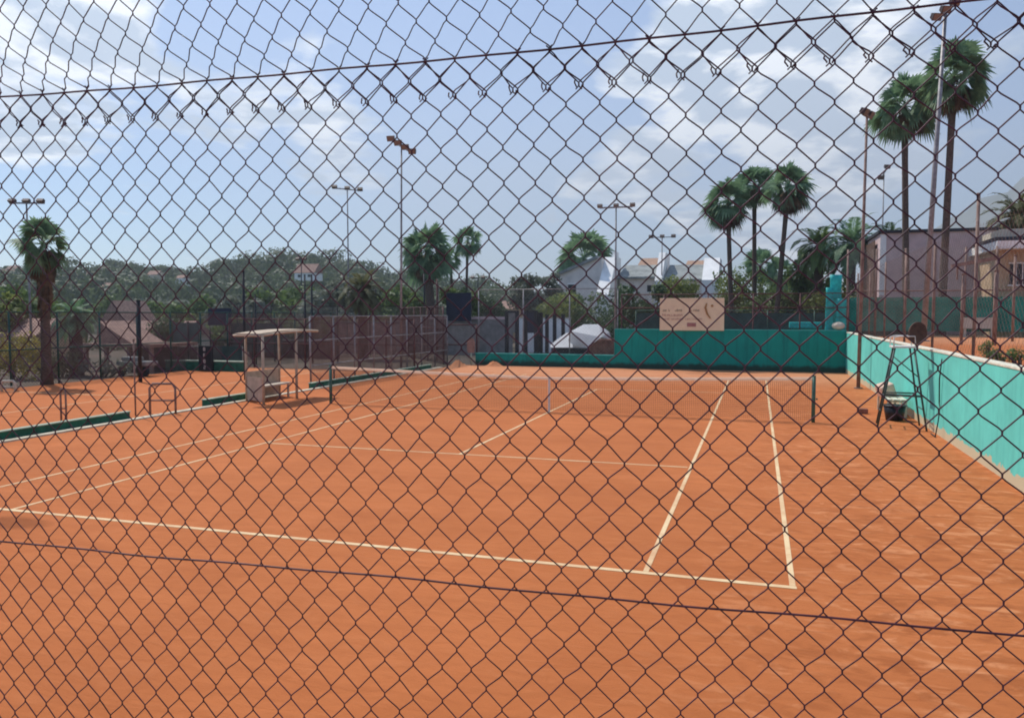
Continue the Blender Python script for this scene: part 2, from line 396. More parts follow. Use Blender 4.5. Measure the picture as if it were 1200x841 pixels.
# twisted tail ends of the upper roll hanging under the top wire
V0 = []; Q0 = []; base = 0; tails = []
for i in range(-84, 60, 2):
    X, Z = f_up(np.array([i]), np.array([-2])); X = X[0]; Z = Z[0]
    for sg in (-1, 1):
        ln = rng.uniform(.007, .012)*(1 if sg < 0 else .45); a = rng.uniform(.25, .9); k = 1 if sg < 0 else .6
        pts = np.array([(X+sg*(.0015+.0035*math.sin(t*2.4+a)*k)+sg*.002*t, Z-.003+ln*t*k+.0015*math.sin(t*5), .003*sg*math.cos(t*6)) for t in np.linspace(0, 1, 9)])
        w = tow(pts[:, 0], pts[:, 1]); w[:, 1] += pts[:, 2]; tails.append(w)
V, q = nptubes(tails, .0015, 5); npmesh('twisted_ends', V, q, M['wire'], near, True)['kind'] = 'stuff'
xs = np.linspace(-1.82, 1.25, 90)
npmesh('top_tension_wire', *nptubes([tow(xs, twz(xs)+.0006*np.sin(xs*31), -.003)], .0022, 6), M['wire'], near, True)
npmesh('lower_tension_wire', *nptubes([tow(xs, -.3705+.0012*np.sin(xs*9)+.0008*np.sin(xs*23), -.003)], .0022, 6), M['wire'], near, True)
npmesh('bottom_tension_wire', *nptubes([tow(xs, -1.06+0*xs, -.003)], .0022, 6), M['wire'], near, True)
for X in (-1.82, 1.25):
    p = tow(X, 0.0); b = MB(); b.tube([(p[0], p[1], .93), (p[0], p[1], 3.9)], .03, 12); b.build('fence_post', M['green_metal'], near, True)

# ------------------------------------------------------------------ net
t = empty('tennis_net', (0, 0, 0), 'tennis net across the clay court with pale top band and dark cords', 'net')
HX = 6.42
def nz(x): return .914+(1.065-.914)*min(1, abs(x)/HX)**1.25
b = MB(); r = .0042
x = -HX+.05
while x < HX-.03:
    h = nz(x)-.03; b.obox((x, 0, .025), (x, 0, h), r, r*.7); x += .046
for k in range(1, 22):
    f = k/22
    pts = [(xx, 0, .025+(nz(xx)-.055)*f) for xx in np.linspace(-HX+.03, HX-.03, 25)]
    b.tube(pts, r*.52, 4)
b.build('netting', M['netcord'], t)
b = MB(); xx = np.linspace(-HX+.02, HX-.02, 41); TB = .075
for a, c in zip(xx[:-1], xx[1:]):
    za, zc = nz(a), nz(c)
    for y0, y1 in ((-.012, .012),):
        v = [(a, y0, za-TB), (c, y0, zc-TB), (c, y0, zc), (a, y0, za), (a, y1, za-TB), (c, y1, zc-TB), (c, y1, zc), (a, y1, za)]
        b.add(v, [(0, 1, 2, 3), (7, 6, 5, 4), (3, 2, 6, 7), (0, 4, 5, 1)])
b.build('top_band', M['tape'], t)
b = MB(); b.box(-.025, .025, -.016, .016, .0, .93); b.build('centre_strap', M['white'], t, bevel=.003)
for s_ in (-1, 1):
    b = MB(); b.tube([(s_*HX, 0, -.1), (s_*HX, 0, 1.09)], .042, 14); b.tube([(s_*HX, 0, 1.09), (s_*HX, 0, 1.10)], .047, 14)
    b.tube([(s_*HX+s_*.05, 0, .55), (s_*HX+s_*.09, 0, .55)], .02, 8)
    b.build('net_post', M['netpost'], t, True)

# ------------------------------------------------------------------ umpire chair
t = empty('umpire_chair', (8.24, -.15, 0), 'tall dark metal umpire chair standing against the turquoise wall', 'umpire chair', rz=0)
def tb(name, segs, m, parent, n=8, smooth=True):
    b = MB()
    for pts, r in segs: b.tube(pts, r, n)
    return b.build(name, m, parent, smooth)
feet = dict(fn=(-.50, -.30), ff=(-.42, .42), bn=(.44, -.62), bf=(.46, .30))
tops = dict(fn=(-.17, -.20), ff=(-.15, .20), bn=(.22, -.22), bf=(.20, .20))
for k in feet:
    tb('leg', [([(*feet[k], .0), (*tops[k], 1.78)], .021)], M['chairgreen'], t)
lp = lambda k, z: tuple(feet[k][i]+(tops[k][i]-feet[k][i])*z/1.78 for i in (0, 1))+(z,)
for z in (.35, .70, 1.05, 1.40): tb('ladder_rung', [([lp('fn', z), lp('ff', z)], .014)], M['chairgreen'], t)
for a, c, r0 in ((lp('fn', .74), lp('bn', .74), .024), (lp('ff', .74), lp('bf', .74), .018), (lp('bn', .45), lp('bf', .45), .014), (lp('bn', 1.15), lp('fn', 1.6), .012)): tb('brace', [([a, c], r0)], M['chairgreen'], t)
b = MB(); b.box(-.22, .26, -.25, .25, 1.785, 1.83); b.build('seat', M['white'], t, bevel=.01)
tb('armrest', [([(-.2, s, 1.83), (-.2, s, 2.02), (-.1, s, 2.05), (.22, s, 2.05), (.24, s, 1.83)], .014) for s in (-.25,)], M['white'], t)
tb('armrest', [([(-.2, s, 1.83), (-.2, s, 2.02), (-.1, s, 2.05), (.22, s, 2.05), (.24, s, 1.83)], .014) for s in (.25,)], M['white'], t)
b = MB(); n = 20
ring = [(.40+.02*math.cos(2*PI*k/n), .22*math.sin(2*PI*k/n)-.02, 2.10+.24*math.cos(2*PI*k/n)) for k in range(n)]
ring = [(.30+ .20*math.sin(2*PI*k/n), -.16+.10*math.sin(2*PI*k/n), 2.12+.25*math.cos(2*PI*k/n)) for k in range(n)]
b.prism(ring, (0, 0, 0), (-.02, .035, 0)); b.build('backrest', M['brown'], t, bevel=.006)
t = empty('wooden_bench', (8.42, 2.35, 0), 'cream slatted bench against the turquoise wall behind the umpire chair', 'bench')
b = MB()
for k in range(3): b.box(-.24+k*.17, -.10+k*.17, -.9, .9, .42, .45)
b.build('seat', M['cream_cap'], t, bevel=.005)
for y in (-.8, .8):
    b = MB(); b.box(-.20, -.15, y-.025, y+.025, 0, .42); b.box(.20, .25, y-.025, y+.025, 0, .42); b.box(-.2, .25, y-.02, y+.02, .37, .41); b.build('leg', M['cream_cap'], t)
b = MB(); b.box(-.2, .15, -.25, .2, 0, .34); o = b.build('cushion', M['cushion'], None, bevel=.05); o.location = (8.36, 2.35, .455); o.rotation_euler = (.1, -.35, .2)
tag(o, 'pale pink cushion propped on the cream bench', 'cushion')
t = empty('waste_bin', (8.30, .95, 0), 'squat black plastic tub on the clay beneath the umpire chair', 'bin')
b = MB(); n = 20
for z, r0 in ((0, .19), (.36, .25)): b.v += [(r0*math.cos(2*PI*k/n), r0*math.sin(2*PI*k/n), z) for k in range(n)]
b.f += [(k, (k+1) % n, n+(k+1) % n, n+k) for k in range(n)]+[tuple(range(n))[::-1], tuple(range(n, 2*n))]
b.build('tub', M['bin'], t, True)
b = MB(); b.tube([(.262*math.cos(2*PI*k/24), .262*math.sin(2*PI*k/24), .36) for k in range(25)], .014, 6); b.build('rim', M['bin'], t, True)
b = MB(); b.box(-.11, .11, -.08, .08, 0, .13); o = b.build('ball_can', M['brick'], None, bevel=.02); o.location = (7.75, 2.1, 0)
tag(o, 'small red brown box on the clay left of the cream bench', 'box')
t = empty('court_scraper', (8.66, -1.5, 0), 'thin black handled court scraper leaning on the turquoise wall right of the umpire chair', 'court scraper')
tb('frame', [([(0, -.22, .02), (.04, -.25, .35), (.09, -.12, .62), (.11, .06, .70)], .012), ([(0, -.25, .03), (0, .22, .03)], .012), ([(.11, .06, .70), (.085, -.02, 1.2), (.10, -.10, 1.62)], .013)], M['black'], t)

# ------------------------------------------------------------------ floodlight poles
def flood_pole(base, top, arm, heads, label, r=.06, m='galv', arm_dir=(1, 0, 0), group='floodlight poles around the courts', size=.42, tilt=.6):
    base = Vector(base); top = Vector(top)
    t = empty('floodlight_pole', base, label, 'floodlight', group)
    tp = top-base
    b = MB(); b.tube([(0, 0, 0), tp*.5, tp], [r, r*.85, r*.6], 10); b.tube([(0, 0, 0), (0, 0, .04)], r*2.2, 10); b.build('pole', M[m], t, True)
    ad = Vector(arm_dir).normalized()
    b = MB(); b.obox(tp-ad*arm/2, tp+ad*arm/2, .07, .07); b.build('crossarm', M[m], t)
    for k in range(heads):
        s = (k/(heads-1)-.5) if heads > 1 else 0
        size_ = size*.72; c = tp+ad*(arm*s)+Vector((0, 0, .10))
        rot = Matrix.Rotation(math.atan2(ad.y, ad.x), 4, 'Z') @ Matrix.Rotation(tilt, 4, 'X')
        w, h, dd = size_*.55, size_*.42, size_*.30
        prof = [(-w, dd, -h*.6), (w, dd, -h*.6), (w, dd, h*.6), (-w, dd, h*.6), (-w, -dd, -h), (w, -dd, -h), (w, -dd, h), (-w, -dd, h)]
        b = MB(); b.add([rot @ Vector(p) for p in prof], [(0, 1, 2, 3), (7, 6, 5, 4), (0, 4, 5, 1), (1, 5, 6, 2), (2, 6, 7, 3), (3, 7, 4, 0)])
        o = b.build('floodlight', M['lamp'], t); o.location = c
        b = MB(); b.add([rot @ Vector(p) for p in [(-w*.86, -dd-.008, -h*.86), (w*.86, -dd-.008, -h*.86), (w*.86, -dd-.008, h*.86), (-w*.86, -dd-.008, h*.86)]], [(0, 1, 2, 3)])
        b.build('lens', M['glass'], o)
    return t
fl = flood_pole
p = P(470, 433, 13); q = P(470, 172, 13)
fl((p.x, 13, 0), (q.x+.02, 13, q.z), 1.15, 4, 'tallest floodlight pole left of centre, brown lamps slanting down to the right', arm_dir=(.85, .15, -.52), size=.42)
q = P(407, 222, 27); fl((q.x, 27, 0), (q.x, 27, q.z), 1.7, 3, 'floodlight pole with a flat crossarm rising behind the spiky olive palm', arm_dir=(1, .3, -.1), m='galv', size=.42, tilt=1.1)
q = P(722, 243, 17.35); fl((q.x, 17.35, 0), (q.x, 17.35, q.z), 1.55, 3, 'floodlight pole at the left end of the tall teal wall, wide flat crossarm', size=.30, tilt=1.1, r=.055)
q = P(776, 278, 52); fl((q.x, 52, 0), (q.x, 52, q.z), 2.0, 3, 'small distant floodlight pole in front of the white house roofs', size=.5, tilt=1.1, r=.07)
q = P(1016, 136, 9.3); p = G(1004, 455); fl((8.45, 9.3, 0), (q.x, 9.3, q.z), .5, 2, 'floodlight pole standing on the clay in front of the turquoise wall', size=.42, m='rustpole', arm_dir=(.5, 1, 0), r=.065)
q = P(1036, 203, 42); fl((q.x, 42, 1.5), (q.x, 42, q.z), .9, 2, 'thin floodlight pole with two stacked lamps left of the tallest palms', size=.5, arm_dir=(.5, .2, .9), r=.06)
q = P(1108, 14, 13.5); p = P(1082, 392, 13.5); fl((p.x, 13.5, 1.5), (q.x, 13.5, q.z), .9, 3, 'thick pale floodlight pole crossing the tallest palms, pinkish lamps at the photo top', size=.45, m='galv', arm_dir=(.7, .3, .6), r=.105)
q = P(31, 238, 9); fl((q.x, 9, 0), (q.x, 9, q.z), 1.35, 3, 'floodlight pole behind the leftmost palm, three brown lamps on a crossarm', size=.40, arm_dir=(1, .3, 0), tilt=1.0)
q = P(560, 326, 45); fl((q.x, 45, 0), (q.x, 45, q.z), 1.0, 2, 'short dark lamp post right of the two left palms', size=.4, m='black', tilt=1.1)
q = P(353, 304, 60); fl((q.x, 60, 0), (q.x, 60, q.z), .9, 2, 'dark lamp post showing against the wooded hill', size=.6, m='black', tilt=1.1, r=.08)

# ------------------------------------------------------------------ fences further off
def fence(A, Bp, z0, z1, n, label, pm='galv', mesh=True, sp=.16, wr=.0035, screen=None, zs=None, r=.035, rails=(1.0,), name='wire_fence', group='wire fences round the courts', over=0.0, mm=None):
    A = Vector(A); Bp = Vector(Bp); d = Bp-A; L = d.length; ang = math.atan2(d.y, d.x)
    t = empty(name, (A.x, A.y, z0), label, 'fence', group, rz=ang); H = z1-z0
    for k in range(n+1):
        b = MB(); x = L*k/n; b.tube([(x, 0, 0), (x, 0, H+over)], r, 8); b.build('post', M[pm], t, True)
    b = MB()
    for q in (rails or (.02,)): b.tube([(0, 0, H*q), (L, 0, H*q)], r*.7, 6)
    b.build('rail', M[pm], t, True)
    if mesh:
        paths = []
        k = -H
        while k < L:
            for s in (0, 1):
                x0, x1 = k, k+H; za, zb = (0, H) if s == 0 else (H, 0)
                if x0 < 0: za += (zb-za)*(-x0)/H; x0 = 0
                if x1 > L: zb = zb-(zb-za)*(x1-L)/(x1-x0) if x1 > x0 else zb; x1 = L
                if x1-x0 > .02: paths.append([(x0, 0, za), (x1, 0, zb)])
            k += sp
        V, q = nptubes(paths, wr, 3); npmesh('wire_mesh', V, q, M[mm or 'galv'], t)
    if screen:
        b = MB(); a, c = zs; N = max(2, int(L/.4))
        for k in range(N+1):
            x = L*k/N; y = .05+.02*math.sin(k*1.7)+.015*math.sin(k*3.1); b.v += [(x, y, a), (x, y, c+.01*math.sin(k*2.3))]
        b.f = [(2*k, 2*k+2, 2*k+3, 2*k+1) for k in range(N)]
        o = b.build('windscreen', M[screen], t); m_ = o.modifiers.new('s', 'SOLIDIFY'); m_.thickness = .01
    return t
# behind the teal end wall
zt = P(900, 344, 17.2).z
fence((-1.0, 17.25, 0), (8.9, 17.25, 0), -.012, zt, 5, 'maroon posted wire fence standing just behind the tall teal end wall', pm='redpost', rails=(1.0, .82), wr=.004, mm='redpost')
fence((-8.2, 17.3, 0), (-1.2, 17.3, 0), -.012, zt+.3, 3, 'tall wire fence behind the knee high teal wall', pm='galv', rails=(1.0,), wr=.003, r=.03)
fence((-.8, 20.5, 0), (12.0, 20.5, 0), -.012, 2.7, 6, 'fence with dark green windscreen behind the maroon posted fence', pm='green_metal', mesh=False, screen='screen_faded', zs=(.2, 2.6), rails=(1.0,))
b = MB(); a = P(925, 384, 18.4); c = P(963, 384, 18.4); b.box(0, c.x-a.x, 0, .5, 0, .28); o = b.build('bench_top', M['turq'], None, bevel=.03); o.location = (a.x, 18.4, a.z-.02)
tag(o, 'flat turquoise slab showing above the teal end wall near its right end', 'slab')
b = MB(); b.box(.1, c.x-a.x-.1, .05, .45, -a.z, -.002); b.build('slab_base', M['screen'], o)
# red caged court beyond the far left corner
zc = P(450, 360, 24).z
xa, xb = P(425, 400, 24).x, P(522, 400, 20).x
fence((-10.0, 17.0, 0), (-15.6, 24.0, 0), -.012, 2.9, 6, 'maroon framed cage fence running back from the far left corner of the court', pm='redpost', rails=(1.0, .62, .3), wr=.006, sp=.14, mm='redpost', r=.04)
fence((-10.0, 17.05, 0), (-8.3, 17.25, 0), -.012, 2.0, 1, 'short grey gate fence joining the maroon cage to the low teal wall', pm='redpost', rails=(1.0, .5), wr=.006, sp=.12, mm='galv', r=.045)
fence((-15.7, 24.2, 0), (-24.5, 20, 0), -.012, 3.0, 5, 'grey wire fence closing the neighbouring clay court at its far end', pm='black', rails=(1.0, .66), wr=.005, sp=.14, mm='galv')
fence((-11.4, 19.5, 0), (-14.5, 27.0, 0), -.012, 4.4, 3, 'taller maroon fence rising behind the cage fence', pm='redpost', rails=(1.0, .7), wr=.005, sp=.16, mm='redpost')
# left neighbour court: long side fence and screens
fence((-19.4, -3.0, 0), (-19.4, 24.0, 0), -.012, 2.6, 14, 'dark green posted wire fence along the far side of the neighbouring clay court', pm='green_metal', rails=(1.0, .5), wr=.007, sp=.13, mm='meshcloth')
def board(name, u0, u1, v0, v1, y, m, label, cat, depth=.06, legs=True, lm='black', zb=-.012, group=None):
    a = P(u0, v1, y); c = P(u1, v0, y)
    t = empty(name, (a.x, y, zb), label, cat, group)
    b = MB(); b.box(0, c.x-a.x, 0, depth, a.z-zb, c.z-zb); b.build('panel', M[m], t, bevel=.006)
    if legs:
        for x in (0.04, c.x-a.x-.04):
            b = MB(); b.tube([(x, depth+.034, 0), (x, depth+.034, c.z-zb)], .03, 8); b.build('leg', M[lm], t, True)
    return t, (c.x-a.x, a.z-zb, c.z-zb)
board('dark_sign_panel', 244, 270, 361, 381, 17, 'dkblue', 'dark blue board raised on posts behind the neighbouring court', 'panel')
board('green_screen_panel', 203, 232, 378, 402, 15.5, 'screen_faded', 'dull green screen panel left of the dark blue board', 'panel', lm='green_metal')
board('green_screen_panel', 272, 330, 379, 412, 18.5, 'screen_faded', 'wide dull green screen panel seen through the white frame shelter', 'panel', lm='green_metal')
board('green_screen_panel', 246, 283, 406, 432, 12, 'screen_faded', 'low green screen panel right of the black scoreboard', 'panel', lm='white')
board('brown_screen_panel', 203, 229, 406, 434, 12, 'brown', 'low brown screen panel left of the black scoreboard', 'panel')
b = MB(); a = P(194, 438, 9.5); c = P(285, 438, 9.5); b.box(0, c.x-a.x, 0, .3, 0, .42); o = b.build('low_green_wall', M['beam'], None, bevel=.01); o.location = (a.x, 9.5, -.012)
tag(o, 'low green wall with pale top beneath the black scoreboard', 'wall')
b = MB(); b.box(-.02, c.x-a.x+.02, -.03, .33, .423, .47); b.build('pale_cap', M['pale_green'], o)
# scoreboard with pale digits
t, (w, za, zb_) = board('scoreboard', 233, 248, 405, 434, 9.3, 'black', 'narrow black scoreboard with a column of white numbers', 'scoreboard', depth=.08)
def seg_digit(b, cx, cz, s, segs, y):
    w, h, k = s*.5, s, s*.16
    S_ = dict(a=(-w, w, h-k, h+k), d=(-w, w, -h-k, -h+k), g=(-w, w, -k, k), f=(-w-k, -w+k, 0, h), b=(w-k, w+k, 0, h), e=(-w-k, -w+k, -h, 0), c=(w-k, w+k, -h, 0))
    for g in segs:
        x0, x1, z0, z1 = S_[g]; b.box(cx+x0, cx+x1, y-.02, y, cz+z0, cz+z1)
for k, sg in enumerate(('abcdefg', 'acdefg', 'abcdef', 'abged')):
    b = MB(); seg_digit(b, w*.45, zb_-(zb_-za)*(.14+.24*k), (zb_-za)*.062, sg, -.002); b.build('number', M['white'], t)
# tall dark posts over the left half
for u, v, y, h, lab in ((285, 318, 6, .05, 'tall black post directly behind the white frame shelter'), (357, 322, 16, .045, 'left one of two close tall dark posts beyond the shelter'), (365, 322, 16, .045, 'right one of two close tall dark posts beyond the shelter'),
                      (395, 362, 16, .045, 'shorter black post between the shelter and the left net post'), (162, 352, 4, .07, 'thick dark post in front of the pink roofed building'), (220, 377, 10, .05, 'slim dark post rising left of the scoreboard'), (299, 345, 14, .035, 'slim dark post just right of the tall black post'), (497, 320, 27, .06, 'dark post in front of the bushy fan palm trunk'), (440, 335, 27, .05, 'dark post right of the spiky olive palm')):
    q = P(u, v, y); t = empty('fence_post', (q.x, y, -.012), lab, 'post', 'free standing dark posts')
    b = MB(); b.tube([(0, 0, 0), (0, 0, q.z)], h, 10); b.build('shaft', M['black'], t, True)
    b = MB(); b.tube([(0, 0, q.z), (0, 0, q.z+.03)], h*1.15, 10); b.build('cap', M['black'], t, True)
fence((-9.45, 12.3, 0), (-19.2, 12.3, 0), -.012, 2.3, 7, 'maroon posted mesh fence across the far end of the neighbouring clay court', pm='redpost', rails=(1.0, .5), wr=.006, sp=.11, mm='redpost', r=.04)
fence((-9.75, 4.3, 0), (-9.75, 16.9, 0), -.012, 2.45, 8, 'close woven brown grey mesh fence along the kerb beyond the left net post', pm='galv', rails=(1.0, .66, .3), wr=.0055, sp=.085, mm='meshcloth', r=.035)
for i_, (u0, u1, v, yy, m_, lb) in enumerate(((398, 462, 378, 25.5, 'tileold', 'dull pinkish shed wall behind the maroon cage, left part'), (464, 524, 372, 27.5, 'slab', 'grey shed wall behind the maroon cage, right part'), (206, 282, 408, 16.5, 'tileold', 'low pinkish garden wall behind the black scoreboard'), (292, 396, 400, 19.5, 'brown', 'low brown garden wall behind the white frame shelter'))):
    a = P(u0, 420, yy); c = P(u1, v, yy); b = MB(); b.box(0, c.x-a.x, 0, .18, 0, c.z); o = b.build('garden_wall', M[m_], None); o.location = (a.x, yy, -.012); tag(o, lb, 'wall', 'yard walls behind the neighbouring court')
    b = MB(); b.box(-.04, c.x-a.x+.04, -.04, .22, c.z+.002, c.z+.07); b.build('coping', M['slab'], o)
# player shelter
t = empty('player_shelter', (-9.05, -.8, 0), 'white framed players shelter with curved roof beside the left kerb', 'shelter')
L = 2.9; Wd = .95
def arch(x): return [(x, y, 1.86+.16*math.sin(PI*(.15+.5*y/L))) for y in np.linspace(0, L, 9)]
for nm, x, y in (('post', 0, .55), ('post', Wd, 0.02), ('post', Wd, 1.68), ('post', 0, 2.2)):
    z = 1.86+.16*math.sin(PI*(.15+.5*y/L)); b = MB(); b.tube([(x, y, 0), (x, y, z)], .04 if x else .034, 8); b.build('post', M['framepaint'], t, True)
b = MB(); b.tube(arch(0), .035, 8); b.tube(arch(Wd), .035, 8); b.tube([arch(0)[0], arch(Wd)[0]], .03, 8); b.tube([arch(0)[-1], arch(Wd)[-1]], .03, 8); b.build('roof_frame', M['framepaint'], t, True)
b = MB(); n = 9; A0, A1 = arch(.06), arch(Wd-.06)
b.v = [Vector(p)+Vector((0, 0, .045)) for p in A0]+[Vector(p)+Vector((0, 0, .045)) for p in A1]; b.f = [(k, k+1, n+k+1, n+k) for k in range(n-1)]
o = b.build('roof_sheet', M['framepaint'], t); mm_ = o.modifiers.new('s', 'SOLIDIFY'); mm_.thickness = .015
b = MB(); b.box(-.02, .0, .58, 2.17, .05, .86); b.build('back_panel', M['framepaint'], t)
b = MB(); b.prism([(.03, .53, .06), (Wd-.03, .04, .06), (Wd-.03, .04, .74), (.03, .53, .74)], (0, 0, 0), (.0, .02, 0)); b.build('side_panel', M['framepaint'], t); b = MB(); b.box(.1, .48, .62, 2.1, .40, .45); b.build('bench_seat', M['cream'], t, bevel=.01)
b = MB(); b.box(.40, .44, .66, .72, .0, .40); b.build('bench_leg', M['framepaint'], t); b = MB(); b.box(.40, .44, 2.0, 2.06, .0, .40); b.build('bench_leg', M['framepaint'], t)
# benches / hoops by the kerb
def hoop(u0, u1, v0, v1, y, lab, m='galv', r=.03, cat='rack'):
    a = G(u0, v1, -.01); c = G(u1, v1, -.01); z = (P(u0, v0, a.y)).z
    t = empty('tube_rack', (a.x, a.y, -.012), lab, cat, 'bent tube racks by the courts')
    w = Vector((c.x-a.x, c.y-a.y, 0)); pts = [Vector((0, 0, 0)), Vector((0, 0, z*.85)), w*.12+Vector((0, 0, z)), w*.88+Vector((0, 0, z)), w+Vector((0, 0, z*.85)), w]
    b = MB(); b.tube(pts, r, 8); b.build('hoop', M[m], t, True)
    b = MB(); b.tube([w*0+Vector((0, 0, z*.45)), w+Vector((0, 0, z*.45))], r*.7, 8); b.build('crossbar', M[m], t, True)
hoop(176, 206, 449, 485, 0, 'bent tube rack standing left of the shelter by the kerb', 'rustpole')
hoop(72, 78, 455, 497, 0, 'narrow tube rack behind the long green plank at left', 'rustpole', .022)
hoop(2, 18, 446, 459, 0, 'cream tube rack at the left edge of the photo', 'cream', .04)
q = G(159, 487, 0); t = empty('thin_pole', (q.x, q.y, -.012), 'thin rust brown pole rising from the kerb left of the bent tube rack', 'post')
b = MB(); b.tube([(0, 0, 0), (0, 0, P(158, 398, q.y).z)], .02, 8); b.build('shaft', M['rustpole'], t, True)
b = MB(); b.tube([(0, 0, P(158, 398, q.y).z), (0, 0, P(158, 398, q.y).z+.03)], .028, 8); b.build('cap', M['rustpole'], t, True)
q = P(150, 440, 6); t = empty('equipment_cart', (q.x-.6, 6, -.012), 'low grey equipment cart on the far edge of the neighbouring court', 'cart')
b = MB(); b.box(0, 1.5, 0, .7, .45, .62); b.build('tray', M['slab'], t, bevel=.03)
b = MB(); b.box(.15, .9, .1, .6, .622, .80); b.build('load', M['slab'], t, bevel=.06)
for x in (.15, 1.3): b = MB(); b.tube([(x, .1, .2), (x, .2, .2)], .2, 16); b.build('wheel', M['black'], t)
# paddle sign in front of the low wall
q = G(563, 429, 0); t = empty('paddle_sign', (-8.35, 16.6, 0), 'pale pink paddle shaped board on a short white post by the low teal wall', 'sign')
b = MB(); b.tube([(0, 0, 0), (0, 0, .75)], .035, 8); b.build('post', M['pale_green'], t, True)
b = MB(); b.prism([(-.16, -.045, .62), (.16, -.045, .62), (.21, -.045, .8), (.21, -.045, 1.18), (.12, -.045, 1.33), (-.12, -.045, 1.33), (-.21, -.045, 1.18), (-.21, -.045, .8)], (0, 0, 0), (0, .03, 0)); b.build('board', M['tileold'], t, bevel=.01)
# loose clay heap
def heap(x, y, sx, sy, h, lab):
    b = MB(); n = 22; m_ = 7; b.v.append((0, 0, h))
    for j in range(1, m_+1):
        for k in range(n):
            a = 2*PI*k/n; rr = j/m_; zz = h*(math.cos(rr*PI)*.5+.5)*(1+.25*random.uniform(-1, 1)*(j < m_)); b.v.append((sx*rr*math.cos(a)*(1+.1*random.random()), sy*rr*math.sin(a), max(0, zz)-.01*(j == m_)))
    b.f += [(0, 1+k, 1+(k+1) % n) for k in range(n)]
    for j in range(m_-1): b.f += [(1+j*n+k, 1+(j+1)*n+k, 1+(j+1)*n+(k+1) % n, 1+j*n+(k+1) % n) for k in range(n)]
    o = b.build('clay_heap', M['clay'], None, True); o.location = (x, y, 0); tag(o, lab, 'clay heap', 'heaps of loose clay'); return o
heap(-7.0, 16.2, .55, .3, .22, 'small mound of loose clay against the low teal wall')
heap(-8.6, 15.4, .5, .8, .3, 'dark heap of loose clay in the far left corner')
# sign on end wall with lettering like the photograph
y = 16.72; a = P(773, 387, y); c = P(849, 349, y)
t = empty('sign_board', (a.x, y, a.z), 'cream sign board with rows of writing and a gold figure above the teal wall', 'sign')
w, h = c.x-a.x, c.z-a.z
b = MB(); b.box(0, w, 0, .05, 0, h); b.build('panel', M['board'], t, bevel=.008)
def script(parent, x0, x1, z, sz, m, name='lettering'):
    b = MB(); x = x0; y0 = -.004
    while x < x1:
        wl = sz*random.uniform(.45, .75)
        if random.random() < .13: x += sz*.6; continue
        k = sz*.13; kind = random.randrange(5)
        b.box(x, x+k, y0-.006, y0, z, z+sz*random.choice((.7, .7, 1)))
        if kind in (0, 1, 3): b.box(x+wl-k, x+wl, y0-.006, y0, z, z+sz*.7)
        if kind in (0, 2, 3): b.box(x+k+.001, x+wl-k-.001, y0-.006, y0, z+sz*.7-k, z+sz*.7)
        if kind in (1, 2, 3, 4): b.box(x+k+.001, x+wl-k-.001, y0-.006, y0, z, z+k)
        x += wl+sz*.22
    return b.build(name, M[m], parent)
script(t, w*.05, w*.15, h*.59, h*.075, 'ink'); script(t, w*.24, w*.36, h*.59, h*.075, 'ink'); script(t, w*.49, w*.64, h*.59, h*.075, 'ink')
script(t, w*.04, w*.36, h*.44, h*.085, 'inkpink'); script(t, w*.06, w*.68, h*.33, h*.065, 'inkpink')
b = MB(); b.box(w*.43, w*.57, -.011, -.003, h*.12, h*.24); b.build('red_block', M['inkpink'], t)
b = MB(); b.tube([(w*.73, -.008, h*.84), (w*.71, -.008, h*.70), (w*.74, -.008, h*.52), (w*.79, -.008, h*.38)], [.035, .05, .045, .03], 6)
b.tube([(w*.815, -.014, h*.76), (w*.815, -.003, h*.76)], .06, 14); b.build('gold_figure', M['goldink'], t)

# ------------------------------------------------------------------ black gate frames, white canopy behind the low wall
def gate(u0, u1, v0, v1, y, lab, panel='slab'):
    a = P(u0, v1, y); c = P(u1, v0, y); z0 = -.012
    t = empty('black_gate_frame', (a.x, y, z0), lab, 'gate', 'tall black gate frames behind the low wall')
    w = c.x-a.x; h = c.z-z0
    for x in (0, w): b = MB(); b.box(x-.09, x+.09, -.09, .09, 0, h); b.build('post', M['black'], t)
    b = MB(); b.box(.092, w-.092, -.06, .06, h-.12, h-.002); b.build('lintel', M['black'], t)
    b = MB(); b.box(.094, w-.094, -.02, .02, h*.55, h-.122); b.build('panel', M[panel], t)
gate(594, 606, 364, 420, 22, 'black gate frame nearest the left, with a grey panel at its top')
gate(616, 628, 364, 420, 22, 'middle black gate frame with a blue grey panel at its top', 'dkblue')
gate(629.5, 634, 366, 420, 22.4, 'narrow right black gate frame beside the middle one')
b = MB(); a = P(500, 412, 26); c = P(600, 374, 26); b.box(0, c.x-a.x, 0, .15, 0, c.z); o = b.build('grey_yard_wall', M['slab'], None); o.location = (a.x, 26, -.012); tag(o, 'long grey green yard wall behind the left black gate frame', 'wall')
b = MB(); b.box(-.05, c.x-a.x+.05, -.05, .2, c.z+.002, c.z+.16); b.build('coping', M['mauve'], o)
b = MB(); a = P(606, 412, 30); c = P(668, 373, 30); b.box(0, c.x-a.x, 0, .15, 0, c.z); o = b.build('white_yard_wall', M['housewhite'], None); o.location = (a.x, 30, -.012); tag(o, 'bright white yard wall glimpsed between the black gate frames', 'wall')
b = MB(); b.box(-.05, c.x-a.x+.05, -.04, .19, c.z+.002, c.z+.08); b.build('coping', M['cream'], o)
for u in (641, 650, 660):
    q = P(u, 368, 24); t = empty('timber_post', (q.x, 24, -.012), 'dark timber post standing behind the white canopy skirt', 'post', 'dark timber posts by the canopy')
    b = MB(); b.box(-.09, .09, -.09, .09, 0, q.z-.05); b.build('shaft', M['black'], t)
    b = MB(); b.box(-.11, .11, -.11, .11, q.z-.048, q.z); b.build('cap', M['black'], t)
y = 19.0
